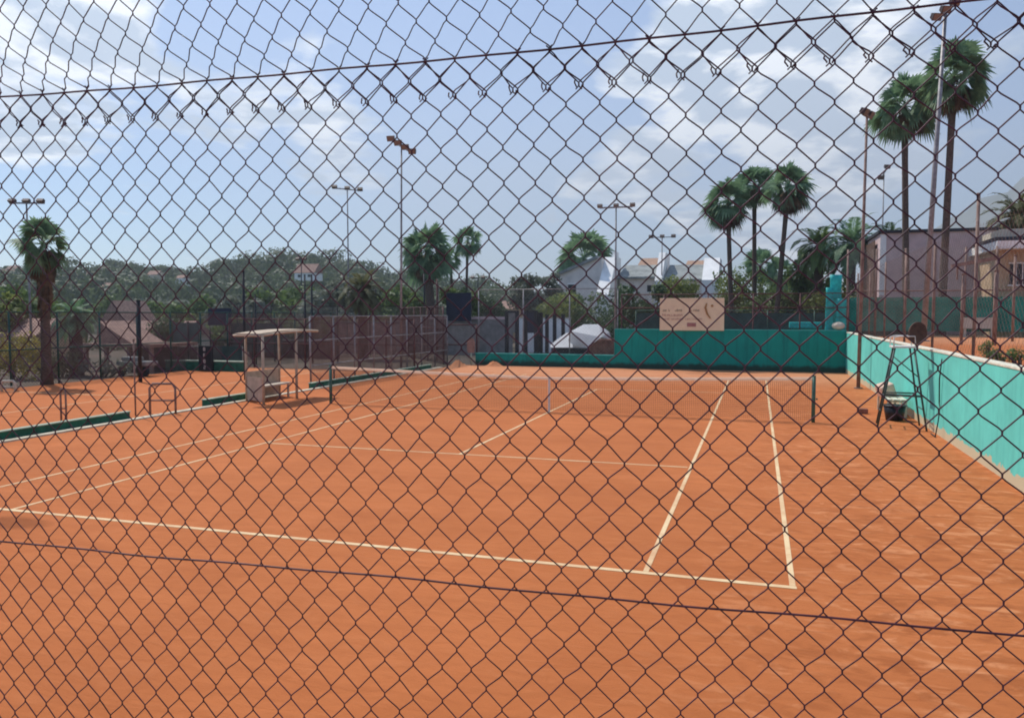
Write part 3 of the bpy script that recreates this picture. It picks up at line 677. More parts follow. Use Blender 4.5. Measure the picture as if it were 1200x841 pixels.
t = empty('white_canopy', (P(670, 410, y).x, y, 0), 'faceted white fabric canopy over a red brown cabin behind the low teal wall', 'canopy')
ox = P(670, 410, y).x
def lp_(u, v, yy): q = P(u, v, yy); return (q.x-ox, q.y-y, q.z)
b = MB()
A = lp_(669, 388, 18.6); Bq = lp_(684, 380, 19.6); Cq = lp_(702, 380, 20.4); Dq = lp_(714, 389, 20.6); Eq = lp_(717, 398, 20.4); Fq = lp_(688, 407, 18.1); Gq = lp_(705, 395, 18.3); Hq = lp_(664, 405, 19.2)
top = lp_(690, 380.5, 19.9)
b.v = [A, Bq, Cq, Dq, Eq, Gq, Fq, Hq]
b.f = [(0, 7, 6), (0, 6, 5), (0, 5, 1), (1, 5, 2), (2, 5, 3), (3, 5, 4), (0, 1, 2), (0, 2, 3), (0, 3, 7)]
o = b.build('hood', M['canvas'], t)
b = MB(); s0 = [lp_(u, v, yy) for u, v, yy in ((645, 404, 18.8), (655, 396, 19.2), (664, 390, 19.6), (671, 392, 19.4), (671, 407, 18.5), (645, 407, 18.6))]
b.prism(s0, (0, 0, 0), (0, .5, 0)); b.build('skirt', M['canvas'], t)
b = MB(); a = lp_(688, 416, 18.7); c = lp_(717, 397, 18.7); b.box(a[0], c[0], 0.05, 1.5, 0, c[2]-.05); b.build('cabin', M['brick'], t, bevel=.02)
b = MB(); a = lp_(645, 416, 18.9); c = lp_(688, 408, 18.9); b.box(a[0], c[0], .05, 1.2, 0, c[2]); b.build('base_shadow_board', M['black'], t)

# ------------------------------------------------------------------ vegetation
def add_quads(V, name, m, parent): V = np.asarray(V).reshape(-1, 3); return npmesh(name, V, np.arange(len(V)).reshape(-1, 4), m, parent)
def leaf_cloud(centers, radii, n, size, squash=.8, shell=.55, jit=.6):
    """leaf-sized quads through ellipsoidal clumps"""
    out = []
    for c, r in zip(centers, radii):
        k = int(n*(r**2)*1.0) + 12
        d = rng.normal(size=(k, 3)); d /= np.linalg.norm(d, axis=1, keepdims=True)
        rad = r*(shell+(1-shell)*rng.random(k)**.6)*(1+.18*np.sin(d[:, 0]*5+c[0])*np.cos(d[:, 1]*4+c[1]))
        p = np.asarray(c)+d*rad[:, None]*np.array([1, 1, squash])
        nrm = d+rng.normal(scale=jit, size=(k, 3)); nrm /= np.linalg.norm(nrm, axis=1, keepdims=True)
        a = np.cross(nrm, rng.normal(size=(k, 3))); a /= np.linalg.norm(a, axis=1, keepdims=True)+1e-9; bb = np.cross(nrm, a)
        s = size*(.6+.8*rng.random(k))[:, None]
        out.append(np.stack([p-a*s, p-bb*s*.55, p+a*s, p+bb*s*.55], 1))
    return np.concatenate(out)
def tree(name, loc, h, r, label, m='leafmd', trunk_h=None, n=120, size=.16, group=None, clumps=14, squash=.8, cat='tree', seed=0):
    rr = random.Random(seed+int(abs(loc[0])*10)); th = trunk_h if trunk_h is not None else h*.45
    t = empty(name, loc, label, cat, group)
    b = MB(); b.tube([(0, 0, -.1), (rr.uniform(-.1, .1), 0, th*.5), (rr.uniform(-.2, .2), rr.uniform(-.1, .1), th)], [h*.035, h*.027, h*.02], 8)
    cs = []; rs = []
    for k in range(clumps):
        a = rr.uniform(0, 2*PI); q = math.sqrt(rr.random())*r*.72; z = th+(h-th)*rr.uniform(.12, .86)*(1-.35*(q/r)**2)
        c = (q*math.cos(a), q*math.sin(a), z); cs.append(c); rs.append(r*rr.uniform(.26, .42))
        if k < 7: b.tube([(0, 0, th*.8), (c[0]*.5, c[1]*.5, (th*.8+c[2])*.5+.1), c], [h*.016, h*.011, h*.005], 5)
    b.build('trunk', M['treebark'], t, True)
    o = add_quads(leaf_cloud(cs, rs, n*2.6, size, squash, .35), 'crown', M[m], t)
    return t
def shrub(name, loc, sx, sy, sz, label, m='leafmd', n=90, size=.12, group=None, cat='shrub', clumps=12, stem=True, seed=0):
    rr = random.Random(seed+int(abs(loc[0])*7+loc[1]))
    t = empty(name, loc, label, cat, group); cs = []; rs = []
    rc = min(sx, sy, sz)*1.15
    for k in range(clumps):
        cs.append((rr.uniform(-1, 1)*(sx-rc*.3), rr.uniform(-1, 1)*(sy-rc*.3), sz*rr.uniform(.25, .95))); rs.append(rc*rr.uniform(.38, .62))
    add_quads(leaf_cloud(cs, rs, n*2.8, size, .9, .35), 'foliage', M[m], t)
    b = MB()
    for k in range(4): c = cs[k]; b.tube([(c[0]*.3, c[1]*.3, -.05), (c[0]*.7, c[1]*.7, c[2]*.6), c], [.05, .035, .015], 5)
    b.build('stems', M['treebark'], t, True)
    return t
def fan_palm(base, top, cr, label, trunk=.22, leaves=50, skirt=1.0, lean=0, group='fan palms', seed=1, m='fan', column=0):
    """washingtonia: slim trunk, round head of fan leaves, drooping dead fronds"""
    rr = random.Random(seed); base = Vector(base); top = Vector(top)
    t = empty('fan_palm', base, label, 'palm tree', group); T = top-base
    pts = [(0, 0, -.1)]+[tuple(T*k+Vector((lean*math.sin(k*PI), 0, 0))) for k in (.15, .35, .55, .75, .95)]
    b = MB(); b.tube(pts, [trunk*1.15, trunk*.9, trunk*.8, trunk*.75, trunk*.72, trunk*.85], 12); b.build('trunk', M['bark'], t, True)
    V = []; Sk = []
    def fan_leaf(dirv, L, fr, droop, W):
        out = []
        d = Vector(dirv).normalized(); side = d.cross(Vector((0, 0, 1)));
        side = side.normalized() if side.length > .1 else Vector((1, 0, 0)); side = Matrix.Rotation(rr.uniform(-1.25, 1.25), 3, d) @ side; up = side.cross(d)
        pet = L*rr.uniform(.30, .55); hub = T+d*pet+Vector((0, 0, -droop*.3*pet))
        s = .018*cr/1.5; out.append([T+side*s, T-side*s, hub-side*s, hub+side*s])
        d2 = (d+Vector((0, 0, -droop*.55))).normalized(); up2 = side.cross(d2)
        nseg = 17; 
        for k in range(nseg):
            a = (k/(nseg-1)-.5)*math.radians(fr); l = (L-pet)*(1-.18*abs(a))*rr.uniform(.85, 1.08)
            v = d2*math.cos(a)+side*math.sin(a); w = v.cross(up2).normalized()*l*.070
            mid = hub+v*l*.6+up2*(-abs(a)*.06*l); tip = hub+v*l+Vector((0, 0, -l*(.12+.25*droop+.18*rr.random())))
            out.append([hub, mid-w, tip, mid+w])
        return out
    for k in range(leaves):
        el = math.radians(84-138*((k+.5)/leaves)**.95+rr.uniform(-13, 13)); az = k*2.39996+rr.uniform(-.3, .3)
        dv = (math.cos(az)*math.cos(el), math.sin(az)*math.cos(el), math.sin(el))
        V += fan_leaf(dv, cr*rr.uniform(.80, 1.15), 150, .12+.5*(k/leaves), 1)
    if skirt > 0:
        for k in range(int(26*max(.6, skirt))):
            az = k*2.4+rr.random(); el = math.radians(rr.uniform(-78, -38))
            dv = (math.cos(az)*math.cos(el), math.sin(az)*math.cos(el), math.sin(el))
            Sk += fan_leaf(dv, cr*rr.uniform(.6, .95)*skirt, 70, .6, 1)
        T0 = T
        if column:
            for k in range(150):
                az = k*2.4+rr.random()*.5; T = T0-Vector((0, 0, column*(k/150)**.9)); el = math.radians(rr.uniform(-86, -66)*(1 if k > 30 else .8)); ln = cr*(.78-.30*k/150)
                Sk += fan_leaf((math.cos(az)*math.cos(el), math.sin(az)*math.cos(el), math.sin(el)), ln, 40, .3, 1)
        T = T0
        add_quads([[tuple(p) for p in q] for q in Sk], 'dead_skirt', M['thatch'], t)
    add_quads([[tuple(p) for p in q] for q in V], 'crown', M[m], t)
    return t
def date_palm(base, th, fl_, label, n=42, m='date', trunk=.25, group='feather leaved palms', seed=1, cat='palm tree', lo=-35, name='date_palm'):
    rr = random.Random(seed); t = empty(name, base, label, cat, group); T = Vector((0, 0, th))
    b = MB(); b.tube([(0, 0, -.1), (0, 0, th*.5), (0, 0, th+.1)], [trunk*1.2, trunk, trunk*1.1], 12); b.build('trunk', M['bark'], t, True)
    V = []
    for k in range(n):
        az = k*2.39996+rr.uniform(-.2, .2); el = math.radians(82-(82-lo)*((k+.5)/n)); L = fl_*rr.uniform(.85, 1.1)
        h = Vector((math.cos(az), math.sin(az), 0)); p = T.copy(); d = h*math.cos(el)+Vector((0, 0, math.sin(el))); N = 14; st_ = L/N
        side = h.cross(Vector((0, 0, 1)))
        for s in range(N):
            d = (d+Vector((0, 0, -.11-.02*s*.5))).normalized(); q = p+d*st_
            w = side*(.02*fl_/2); V.append([p-w, q-w, q+w, p+w])
            if s > 1:
                ll = fl_*.20*math.sin(PI*min(1, (s+.5)/N*.9+.12))
                for sg in (-1, 1):
                    for e in (.05, .38, .7):
                        o = p.lerp(q, e); v = (side*sg*.82+d*.55+Vector((0, 0, -.15+rr.uniform(-.12, .25)))).normalized()*ll*rr.uniform(.8, 1.1); ww = d*fl_*.024
                        V.append([o, o+v*.5-ww, o+v, o+v*.5+ww])
            p = q
    add_quads([[tuple(p) for p in q] for q in V], 'crown', M[m], t)
    return t
def fp(u_top, v_top, u_base, v_hub, y, cr, label, zb=-.012, **k):
    cr *= 1.12; v_hub += 4; hub = P(u_top, v_hub, y); bs = P(u_base, 360, y); return fan_palm((bs.x, y, zb), (hub.x, y, hub.z), cr, label, **k)
# trio behind the end wall
fp(853, 200, 859, 232, 34, 1.62, 'left palm of the trio behind the teal wall, browner hanging fronds', seed=3, trunk=.20, skirt=1.05)
fp(884, 180, 885, 212, 36, 1.45, 'middle palm of the trio behind the teal wall, its head the highest', seed=4, trunk=.19, skirt=.9)
fp(924, 182, 907, 214, 33, 1.60, 'right palm of the trio behind the teal wall, leaning a little right', seed=5, trunk=.20, skirt=1.0)
# two tallest on the right
fp(1060, 85, 1063, 120, 24, 1.75, 'second tallest palm on the right, left of the thick pale pole', seed=6, trunk=.20, skirt=.85, zb=1.5)
fp(1118, 45, 1103, 85, 22, 1.70, 'tallest palm in the photo, right of the thick pale pole', seed=8, trunk=.21, skirt=.9, zb=1.5)
# left pair
fp(500, 248, 508, 290, 30, 1.95, 'bushy thick trunked fan palm behind the maroon cage', seed=9, trunk=.40, skirt=.9, leaves=62, column=.9)
fp(548, 253, 545, 278, 34, 1.15, 'slender fan palm right of the bushy thick trunked one', seed=10, trunk=.13, skirt=.6, leaves=34)
fp(528, 290, 533, 300, 34, 1.0, 'small fan palm tucked between the bushy palm and the slender palm', seed=20, trunk=.12, skirt=.6, leaves=26)
fp(50, 255, 52, 282, 2.2, .98, 'leftmost palm with a broad skirt of dead brown fronds', seed=11, trunk=.20, skirt=.7, leaves=46, column=2.2)
fp(685, 280, 685, 298, 66, 3.2, 'broad fan palm crown showing above the left gable of the white house', seed=12, trunk=.3, skirt=.5, leaves=50)
for u, v, y, c, s, lab in ((892, 300, 44, 1.5, 13, 'small dark palm low between the trunks of the palm trio'), (915, 310, 46, 1.4, 14, 'small dark palm just right of the trio trunks')):
    fp(u, v, u, v+8, y, c, lab, seed=s, trunk=.2, skirt=.4, leaves=30)
# feather palms
def dp(u, v_hub, y, L_, label, zb=-.012, **k):
    q = P(u, v_hub, y); return date_palm((q.x, y, zb), q.z-zb, L_, label, **k)
dp(425, 345, 20, 1.9, 'spiky olive green feather palm left of the tallest left floodlight pole', m='date_dry', seed=21, n=46, lo=-10)
dp(960, 290, 34, 2.4, 'feather palm left of the dark pole, behind the folded turquoise tarpaulins', seed=22, m='date')
dp(998, 288, 31, 2.5, 'dense green feather palm behind the dark pole on the right', seed=23, m='fan')
dp(1040, 285, 40, 2.2, 'dark feather palm peeping over the mauve building', seed=24, m='leafdk', zb=1.5)
dp(1194, 258, 28.5, 2.4, 'dried feather palm at the right edge of the photo over the cream building', m='date_dry', seed=25, zb=1.5)
dp(88, 372, 6, 1.25, 'young feather palm right of the leftmost palm trunk', m='fan', seed=26, n=34)
# shrubs and trees of the middle distance
def sh(u, v_top, y, sx, sz, label, zb=-.012, **k):
    q = P(u, v_top, y); h = q.z-zb; return shrub(k.pop('name', 'shrub'), (q.x, y, zb), sx, k.pop('sy', min(sx, 1.6)), h, label, **k)
def tr(u, v_top, y, r, label, zb=-.012, **k):
    q = P(u, v_top, y); return tree(k.pop('name', 'tree'), (q.x, y, zb), q.z-zb, r, label, **k)
tr(622, 318, 40, 2.3, 'grey green olive tree left of the white house', m='leafol', size=.14, n=150, name='olive_tree')
tr(648, 308, 44, 1.6, 'taller grey green olive tree touching the white house gable', m='leafol', size=.14, n=140, name='olive_tree')
tr(664, 330, 38, 2.0, 'mid green bushy tree below the dark window of the white house', m='leafmd', size=.13, n=150, trunk_h=.7)
sh(640, 348, 34, 2.6, 2, 'light green shrub behind the black gate frames', m='leaflt')
sh(700, 345, 36, 2.4, 2, 'olive coloured shrub right of the dark window of the white house', m='leafmd')
sh(733, 338, 32, 1.9, 2, 'dark shrub at the foot of the pole by the white house', m='leafdk')
tr(764, 322, 33, 1.5, 'dark dense tree in front of the middle roof of the white house', m='leafdk', trunk_h=.6, size=.14, n=190, squash=1.0)
sh(800, 332, 36, 2.3, 2, 'bright green shrub above the cream sign board, left part', m='leaflt')
sh(838, 326, 37, 2.4, 2, 'bright green shrub behind the left trunk of the palm trio', m='leaflt')
sh(872, 322, 38, 2.2, 2, 'mid green shrub between the palm trio trunks', m='leafmd')
sh(905, 334, 35, 1.9, 2, 'mid green shrub at the right trunk of the palm trio', m='leafmd')
tr(948, 300, 36, 3.0, 'dark green tree under the right feather palms', m='leafmd', trunk_h=.8, size=.18, n=120, squash=1.0)
tr(985, 305, 30, 2.0, 'yellow green tree just behind the folded turquoise tarpaulins', m='leaflt', trunk_h=.8, size=.14, n=130, squash=1.0)
for u, y, s in ((870, 21.5, 1), (900, 21.8, 2)):
    sh(u, 352, y, 1.3, 2, 'maroon flowering creeper on the fence, left clump' if s == 1 else 'maroon flowering creeper on the fence, right clump', m='bloom', n=60, size=.07, group='flowering creepers', name='flowering_creeper', sy=.3)
tr(455, 330, 34, 3.0, 'olive green tree between the spiky palm and the bushy fan palm', m='leafmd', trunk_h=.6, size=.2, n=80, squash=.95)
tr(392, 328, 38, 3.6, 'broad olive tree left of the spiky olive palm', m='leafol', trunk_h=.6, size=.2, n=80, squash=.9)
tr(540, 328, 32, 1.7, 'round green tree above the dark box panel', m='leafmd', trunk_h=.6, size=.14, n=150)
tr(566, 345, 36, 2.0, 'dark round tree right of the dark box panel', m='leafdk', trunk_h=.5, size=.15, n=130, squash=1.0)
tr(10, 335, 12, 2.6, 'mid green tree at the left edge behind the leftmost palm', m='leafmd', trunk_h=1.0, size=.15, n=110)
tr(-12, 330, 10, 1.8, 'light green tree cut by the left edge of the photo', m='leaflt', trunk_h=1.0, size=.15, n=110)
sh(12, 398, 3.5, 1.6, 1, 'yellow green hedge at the far left below the tiled hut', m='leafyl', n=160, size=.07, name='hedge', sy=.9)
sh(65, 415, 5, 1.3, 1, 'dried brownish hedge behind the trunk of the leftmost palm', m='date_dry', n=160, size=.07, name='hedge', sy=.7)
sh(118, 425, 5.5, 1.6, 1, 'low dusty shrub under the flat roofed pergola', m='leafol', n=150, size=.06, sy=.6)
sh(205, 380, 18, 1.5, 1, 'dark green shrub left of the dark blue board', m='leafdk', n=120, size=.1)
for k, (u, v, y) in enumerate(((240, 350, 44), (285, 345, 40), (325, 340, 42), (212, 352, 50), (180, 350, 60), (355, 338, 46), (130, 345, 70))):
    tr(u, v, y, 4.0, ('dusty green tree beyond the dark blue board', 'dusty green tree behind the tall black post', 'dusty green tree beyond the white frame shelter', 'dusty green tree left of the dark blue board, farther off', 'dusty green tree above the pink roof', 'dusty green tree behind the two close dark posts', 'dusty green tree above the grey gabled house')[k], m=('leafmd', 'leafol', 'leafmd')[k % 3], trunk_h=.8, size=.28, n=40, squash=.8, group='dusty trees beyond the neighbouring court', seed=k)
for k, (u, v, y, sx, mm, lb) in enumerate(((225, 388, 27, 3.2, 'leafmd', 'low green hedge behind the brown screen panel'), (262, 384, 28, 3.0, 'leafol', 'low green hedge behind the dark blue board'), (310, 378, 29, 3.4, 'leafmd', 'tall clipped hedge seen through the white frame shelter'), (355, 374, 30, 3.2, 'leafdk', 'dark hedge behind the two close dark posts'), (400, 372, 30, 3.2, 'leafmd', 'green hedge behind the left net post'), (445, 376, 31, 3.0, 'leafdk', 'dark hedge at the back of the maroon cage'), (140, 398, 24, 3.0, 'leafmd', 'low hedge under the long pink roofed building'), (30, 396, 14, 3.0, 'leafdk', 'dark hedge behind the ochre hut'), (490, 374, 33, 3.0, 'leafdk', 'dark hedge below the bushy fan palm'))):
    sh(u, v, y, sx, 1, lb, m=mm, n=55, size=.14, name='hedge', cat='hedge', clumps=20, sy=1.2, group='hedges beyond the courts')
for k, (u, v) in enumerate(((1165, 416), (1185, 420), (1140, 405))):
    q = P(u, v, 2.0 if k < 2 else 6); shrub('weed_tuft', (9.6 if k < 2 else 10.4, -2.2-k*1.4 if k < 2 else 1.5, 1.5), .22, .22, .35, ('weed tuft on the terrace edge behind the turquoise wall, middle one', 'weed tuft on the terrace edge nearest the right of the photo', 'weed tuft on the terrace edge, the farthest one')[k], m='leafmd', n=900, size=.03, clumps=5, group='weeds on the terrace edge', cat='weed')
# ------------------------------------------------------------------ houses
def box_part(name, x0, x1, y0, y1, z0, z1, m, parent, bevel=0):
    b = MB(); b.box(x0, x1, y0, y1, z0, z1); return b.build(name, M[m], parent, bevel=bevel)
Y = 52
def white_house():
    o0 = P(655, 360, Y); t = empty('white_house', (o0.x, Y, 0), 'white gabled house in stepped blocks with grey roofs and terracotta ridges', 'house')
    X = lambda u, y=Y: P(u, 340, y).x-o0.x
    Z = lambda v, y=Y: P(700, v, y).z
    # left gable block
    pts = [(X(655), 0, 0), (X(705), 0, 0), (X(705), 0, Z(303)), (X(700), 0, Z(301.5)), (X(655), 0, Z(321))]
    b = MB(); b.prism(pts, (0, 0, 0), (0, 7, 0)); b.build('wall', M['housegrey'], t)
    b = MB(); b.prism([(X(651), -.3, Z(320)), (X(700), -.3, Z(299.5)), (X(700), -.3, Z(303)), (X(651), -.3, Z(323.5))], (0, 0, 0), (0, 7.6, 0)); b.build('roof', M['roofgrey'], t)
    # end wall beside the gable, ramped back so the sun brightens it
    b = MB(); b.prism([(X(705)+.003, -2.6, 0), (X(705)+.003, -2.6, Z(346)), (X(705)+.003, 1.6, Z(300)), (X(705)+.003, 4, Z(300)), (X(705)+.003, 4, 0)], (0, 0, 0), (X(719)-X(705)-.01, 0, 0)); b.build('end_wall', M['housewhite'], t)
    w = box_part('window', X(666), X(675), -.06, -.003, Z(347), Z(333), 'dark', t); box_part('window_frame', X(665), X(676), -.09, -.062, Z(333), Z(331.5), 'housewhite', w)
    # chimney block
    box_part('chimney', X(712), X(717), 2.5, 3.6, 0, Z(293), 'housewhite', t)
    # middle block: wall with grey sloping roof and terracotta ridge
    box_part('wall', X(722)+.003, X(768), 2, 9, 0, Z(326), 'housegrey', t)
    b = MB(); b.prism([(X(720), 1.4, Z(326)), (X(720), 1.4, Z(324)), (X(724), 4.5, Z(308)), (X(724), 4.5, Z(326))], (0, 0, 0), (X(768)-X(720)-.01, 0, 0)); b.build('roof', M['roofgrey'], t)
    b = MB(); b.prism([(0, 4.6, Z(308.5)), (0, 7.6, Z(297)), (0, 10, Z(297)), (0, 10, Z(309))], (0, 0, 0), (X(768)-X(738), 0, 0)); o = b.build('ridge_tiles', M['tile'], t); o.location = (X(738), 0, 0)
    b = MB(); b.prism([(X(768), -.6, 0), (X(768), -.6, Z(330)), (X(768), 2.6, Z(295)), (X(768), 6, Z(295)), (X(768), 6, 0)], (0, 0, 0), (X(776)-X(768)-.002, 0, 0)); b.build('sun_sloped_wall', M['housewhite'], t)  # front sloped back like a ramp to catch the sun
    # right block
    box_part('wall', X(776)+.003, X(823), 1, 8, 0, Z(330), 'housegrey', t)
    b = MB(); b.prism([(X(776)+.004, .6, Z(330)), (X(776)+.004, .6, Z(328)), (X(779), 4, Z(309)), (X(779), 4, Z(330))], (0, 0, 0), (X(823)-X(776)-.01, 0, 0)); b.build('roof', M['roofgrey'], t)
    b = MB(); b.prism([(0, 4.1, Z(309.5)), (0, 6.6, Z(302)), (0, 9, Z(302)), (0, 9, Z(310))], (0, 0, 0), (X(822)-X(798), 0, 0)); o = b.build('ridge_tiles', M['tile'], t); o.location = (X(798), 0, 0)
    b = MB(); b.prism([(X(823), -.8, 0), (X(823), -.8, Z(330)), (X(823), 2.2, Z(303)), (X(823), 6, Z(303)), (X(823), 6, 0)], (0, 0, 0), (X(842)-X(823), 0, 0)); b.build('sun_sloped_wall', M['housewhite'], t)  # same leaning shape, made so the sun lights its face
    for u_ in (735, 755, 792, 810):
        w = box_part('window', X(u_), X(u_+5), (1.94 if u_ < 770 else .94), (1.997 if u_ < 770 else .997), Z(342), Z(334), 'dark', t); box_part('sill', X(u_-1), X(u_+6), (1.88 if u_ < 770 else .88), (1.937 if u_ < 770 else .937), Z(343), Z(342), 'housewhite', w)
white_house()
def small_house(u0, u1, v_eave, v_ridge, y, label, wall='cream', roof='tile', wins=2, name='small_house', group=None, zb=0.0, gable=False, v_base=None):
    a = P(u0, v_eave, y); c = P(u1, v_eave, y); r = P(u0, v_ridge, y); w = c.x-a.x; dp_ = max(3.0, w*.7)
    if v_base is not None: zb = P(u0, v_base, y).z
    t = empty(name, (a.x, y, zb), label, 'house', group)
    H = a.z-zb; Rz = r.z-zb
    box_part('wall', 0, w, 0, dp_, 0, H, wall, t)
    b = MB(); ov = w*.04
    if gable:
        b.prism([(-ov, -.2, H+.01), (w+ov, -.2, H+.01), (w/2, -.2, Rz)], (0, 0, 0), (0, dp_+.4, 0))
    else:
        b.prism([(-ov, -ov, H+.01), (-ov, dp_+ov, H+.01), (-ov, dp_/2, Rz)], (0, 0, 0), (w+2*ov, 0, 0))
    b.build('roof', M[roof], t)
    for k in range(wins):
        x = w*(k+.5)/wins; s = min(w*.07, .6); z1 = H*.78; z0 = max(H*.45, z1-s*2.2)
        wn = box_part('window', x-s, x+s, -.05, -.003, z0, z1, 'dark', t); box_part('sill', x-s*1.2, x+s*1.2, -.12, -.053, z0-.08, z0, 'housewhite', wn)
    return t
small_house(584, 606, 362, 352, 46, 'small pinkish house with low terracotta roof left of the olive trees', 'ochre', 'tileold', 1)
small_house(118, 152, 383, 352, 30, 'grey gabled house with a dark round window left of the thick dark post', 'mauve', 'tileold', 2, gable=True)
small_house(148, 210, 392, 376, 22, 'long low building with a pale pink roof behind the neighbouring court', 'cream', 'tileold', 3)
small_house(-8, 40, 394, 373, 9.5, 'ochre hut with weathered pink tiled roof at the far left', 'ochre', 'tileold', 1, name='tiled_hut')
# flat-roofed pergola
a = P(95, 402, 8); c = P(176, 402, 8)
t = empty('flat_roof_pergola', (a.x, 8, -.012), 'flat brown roofed pergola on posts above the far edge of the neighbouring court', 'pergola')
w = c.x-a.x; box_part('roof', 0, w, 0, 3, a.z-.15, a.z, 'tileold', t)
for x in (.1, w*.33, w*.66, w-.1): box_part('post', x-.07, x+.07, .1, .24, 0, a.z-.152, 'tileold', t)
box_part('back_wall', 0, w*.7, 2.8, 2.95, 0, a.z-.152, 'brown', t)
b = MB(); b.prism([(w*.1, .5, a.z+.002), (w*.62, .5, a.z+.002), (w*.12, .5, a.z+1.0)], (0, 0, 0), (0, 2, 0)); b.build('pitched_roof', M['tileold'], t)
# dark box panel high on a cage
board('dark_box_panel', 523, 552, 343, 376, 25, 'dkblue', 'large dark box panel in a pale frame above the maroon cage', 'panel', lm='galv')
# mauve building on the terrace and neighbours
Yb = 25
a = P(1030, 345, Yb); c = P(1168, 271, Yb); zt_ = P(1090, 272, Yb).z
t = empty('mauve_building', (a.x, Yb, 1.5), 'large windowless mauve building with thin dark flat roof edge on the terrace', 'building')
w = c.x-a.x
box_part('wall', 0, w, 0, 8, 0, zt_-1.5, 'mauve', t)
box_part('roof_edge', -.12, w+.12, -.12, 8.1, zt_-1.498, zt_-1.35, 'darkroof', t)
box_part('white_corner', -.004, .28, -.03, -.002, 2.0, zt_-1.55, 'housewhite', t)
a = P(1018, 345, 28); b_ = P(1031, 285, 28)
box_part('side_block', a.x-P(1030, 345, Yb).x, -.14, 1.0, 6, 0, b_.z-1.5, 'brown', t)
Yc = 21
a = P(1168, 350, Yc); c = P(1235, 292, Yc)
t = empty('cream_clubhouse', (a.x+.02, Yc, 1.5), 'cream clubhouse with white roof band and small paned windows at the right edge', 'building')
w = c.x-a.x; H = c.z-1.5
box_part('wall', 0, w, 0, 6, 0, H, 'ochre', t)
box_part('roof_band', -.3, w, -.9, 6, H+.002, H+.36, 'housewhite', t)
box_part('roof_shade_board', -.1, w, .2, 6, H+.363, H+.62, 'darkroof', t)
box_part('upper_parapet', .2, w, .5, 6, H+.623, H+1.0, 'cream', t)
for k in range(3):
    x = .45+k*1.0; wn = box_part('window', x, x+.75, -.05, -.003, H-1.55, H-.62, 'dark', t)
    for q in (.25, .5): box_part('glazing_bar', x+q-.02, x+q+.02, -.075, -.052, H-1.55, H-.62, 'housewhite', wn)
    box_part('sill', x-.06, x+.81, -.13, -.053, H-1.62, H-1.552, 'housewhite', wn); box_part('lintel', x-.06, x+.81, -.1, -.053, H-.618, H-.56, 'housewhite', wn)
# fence and screens at the far side of the upper court
zA = P(1000, 347, 20).z
fence((P(992, 380, 20).x, 20.0, 0), (P(1240, 380, 20).x, 20.0, 0), 1.5, P(1100, 290, 20).z, 7, 'tall pale posted fence with green windscreen across the upper clay court', pm='rustpole', rails=(.52,), wr=.004, screen='screen', zs=(.25, P(1100, 348, 20).z-1.5), r=.05)
t = empty('notice_panel', (P(1128, 385, 19.8).x, 19.75, 1.5), 'pale pink board fixed low on the green windscreen', 'board')
w = P(1166, 385, 19.8).x-P(1128, 385, 19.8).x; zz = P(1140, 385, 19.8).z-1.5
box_part('panel', 0, w, 0, .06, zz, zz+P(1140, 372, 19.8).z-P(1140, 385, 19.8).z, 'cream', t); box_part('leg', .05, .15, .062, .12, 0, zz+.2, 'cream', t); box_part('leg', w-.15, w-.05, .062, .12, 0, zz+.2, 'cream', t)
# posts on the terrace edge carrying near mesh
fence((9.5, -9, 0), (9.5, 19.5, 0), 1.5, 4.4, 7, 'tall rusty posted wire fence on the terrace edge above the turquoise wall', pm='rustpole', rails=(), wr=.0022, sp=.22, r=.032, mm='rustpole')
for u, v0, v1, y, r_, lab in ((1147, 228, 402, 8, .05, 'tall thin brown pole rising past the right end of the mauve building'), (1190, 300, 388, 14, .05, 'pale pole in front of the cream clubhouse'), (1168, 318, 390, 10, .07, 'stout tan post at the right end of the mauve building'), (1129, 322, 390, 10, .05, 'tan post of the leaning timber bar on the upper court')):
    q = P(u, v0, y); t = empty('terrace_post', (q.x, y, 1.5), lab, 'post', 'posts on the upper terrace')
    b = MB(); b.tube([(0, 0, 0), (0, 0, q.z-1.5)], r_, 8); b.build('shaft', M['rustpole'], t, True); b = MB(); b.tube([(0, 0, q.z-1.5), (0, 0, q.z-1.45)], r_*1.2, 8); b.build('cap', M['rustpole'], t, True)
q0 = P(1115, 312, 10); q1 = P(1170, 302, 10)
t = empty('timber_bar', (q0.x, 10, q0.z), 'slanting brown timber bar across the tops of the tan posts', 'beam')
b = MB(); b.obox((0, 0, 0), q1-q0, .09, .12); b.build('bar', M['rustpole'], t); b = MB(); b.obox((.2, .1, -.04), (.2, .1, -.45), .05, .05); b.build('bracket', M['rustpole'], t)
# rolled turquoise tarpaulins at the corner
def roll(u, v0, v1, y, r, lab, m='turq'):
    a = P(u, v1, y); c = P(u, v0, y); z0 = -.012
    t = empty('hanging_tarpaulin', (a.x, y, z0), lab, 'tarpaulin', 'folded turquoise tarpaulins in the far corner')
    b = MB(); N = 18; n = 16; H = c.z-z0
    for j in range(N+1):
        z = H*j/N; rr_ = r*(1+.04*math.sin(j*1.3+u)+.02*math.sin(j*2.9))
        for k in range(n): aa = 2*PI*k/n; b.v.append((rr_*math.cos(aa)*(1+.05*math.sin(aa*4+j*.25)), rr_*.35*math.sin(aa)*(1+.1*math.cos(aa*3)), z))
    b.f = [(j*n+k, j*n+(k+1) % n, (j+1)*n+(k+1) % n, (j+1)*n+k) for j in range(N) for k in range(n)]+[tuple(N*n+k for k in range(n))]
    b.build('folded_sheet', M[m], t, True)
    b = MB()
    for fz in (.35, .75): b.tube([(r*1.14*math.cos(2*PI*k/12), r*.46*math.sin(2*PI*k/12), H*fz) for k in range(13)], .02, 5)
    b.build('strap', M['screen'], t)
roll(978, 322, 400, 18.2, .25, 'tallest folded turquoise tarpaulin standing in the far right corner')
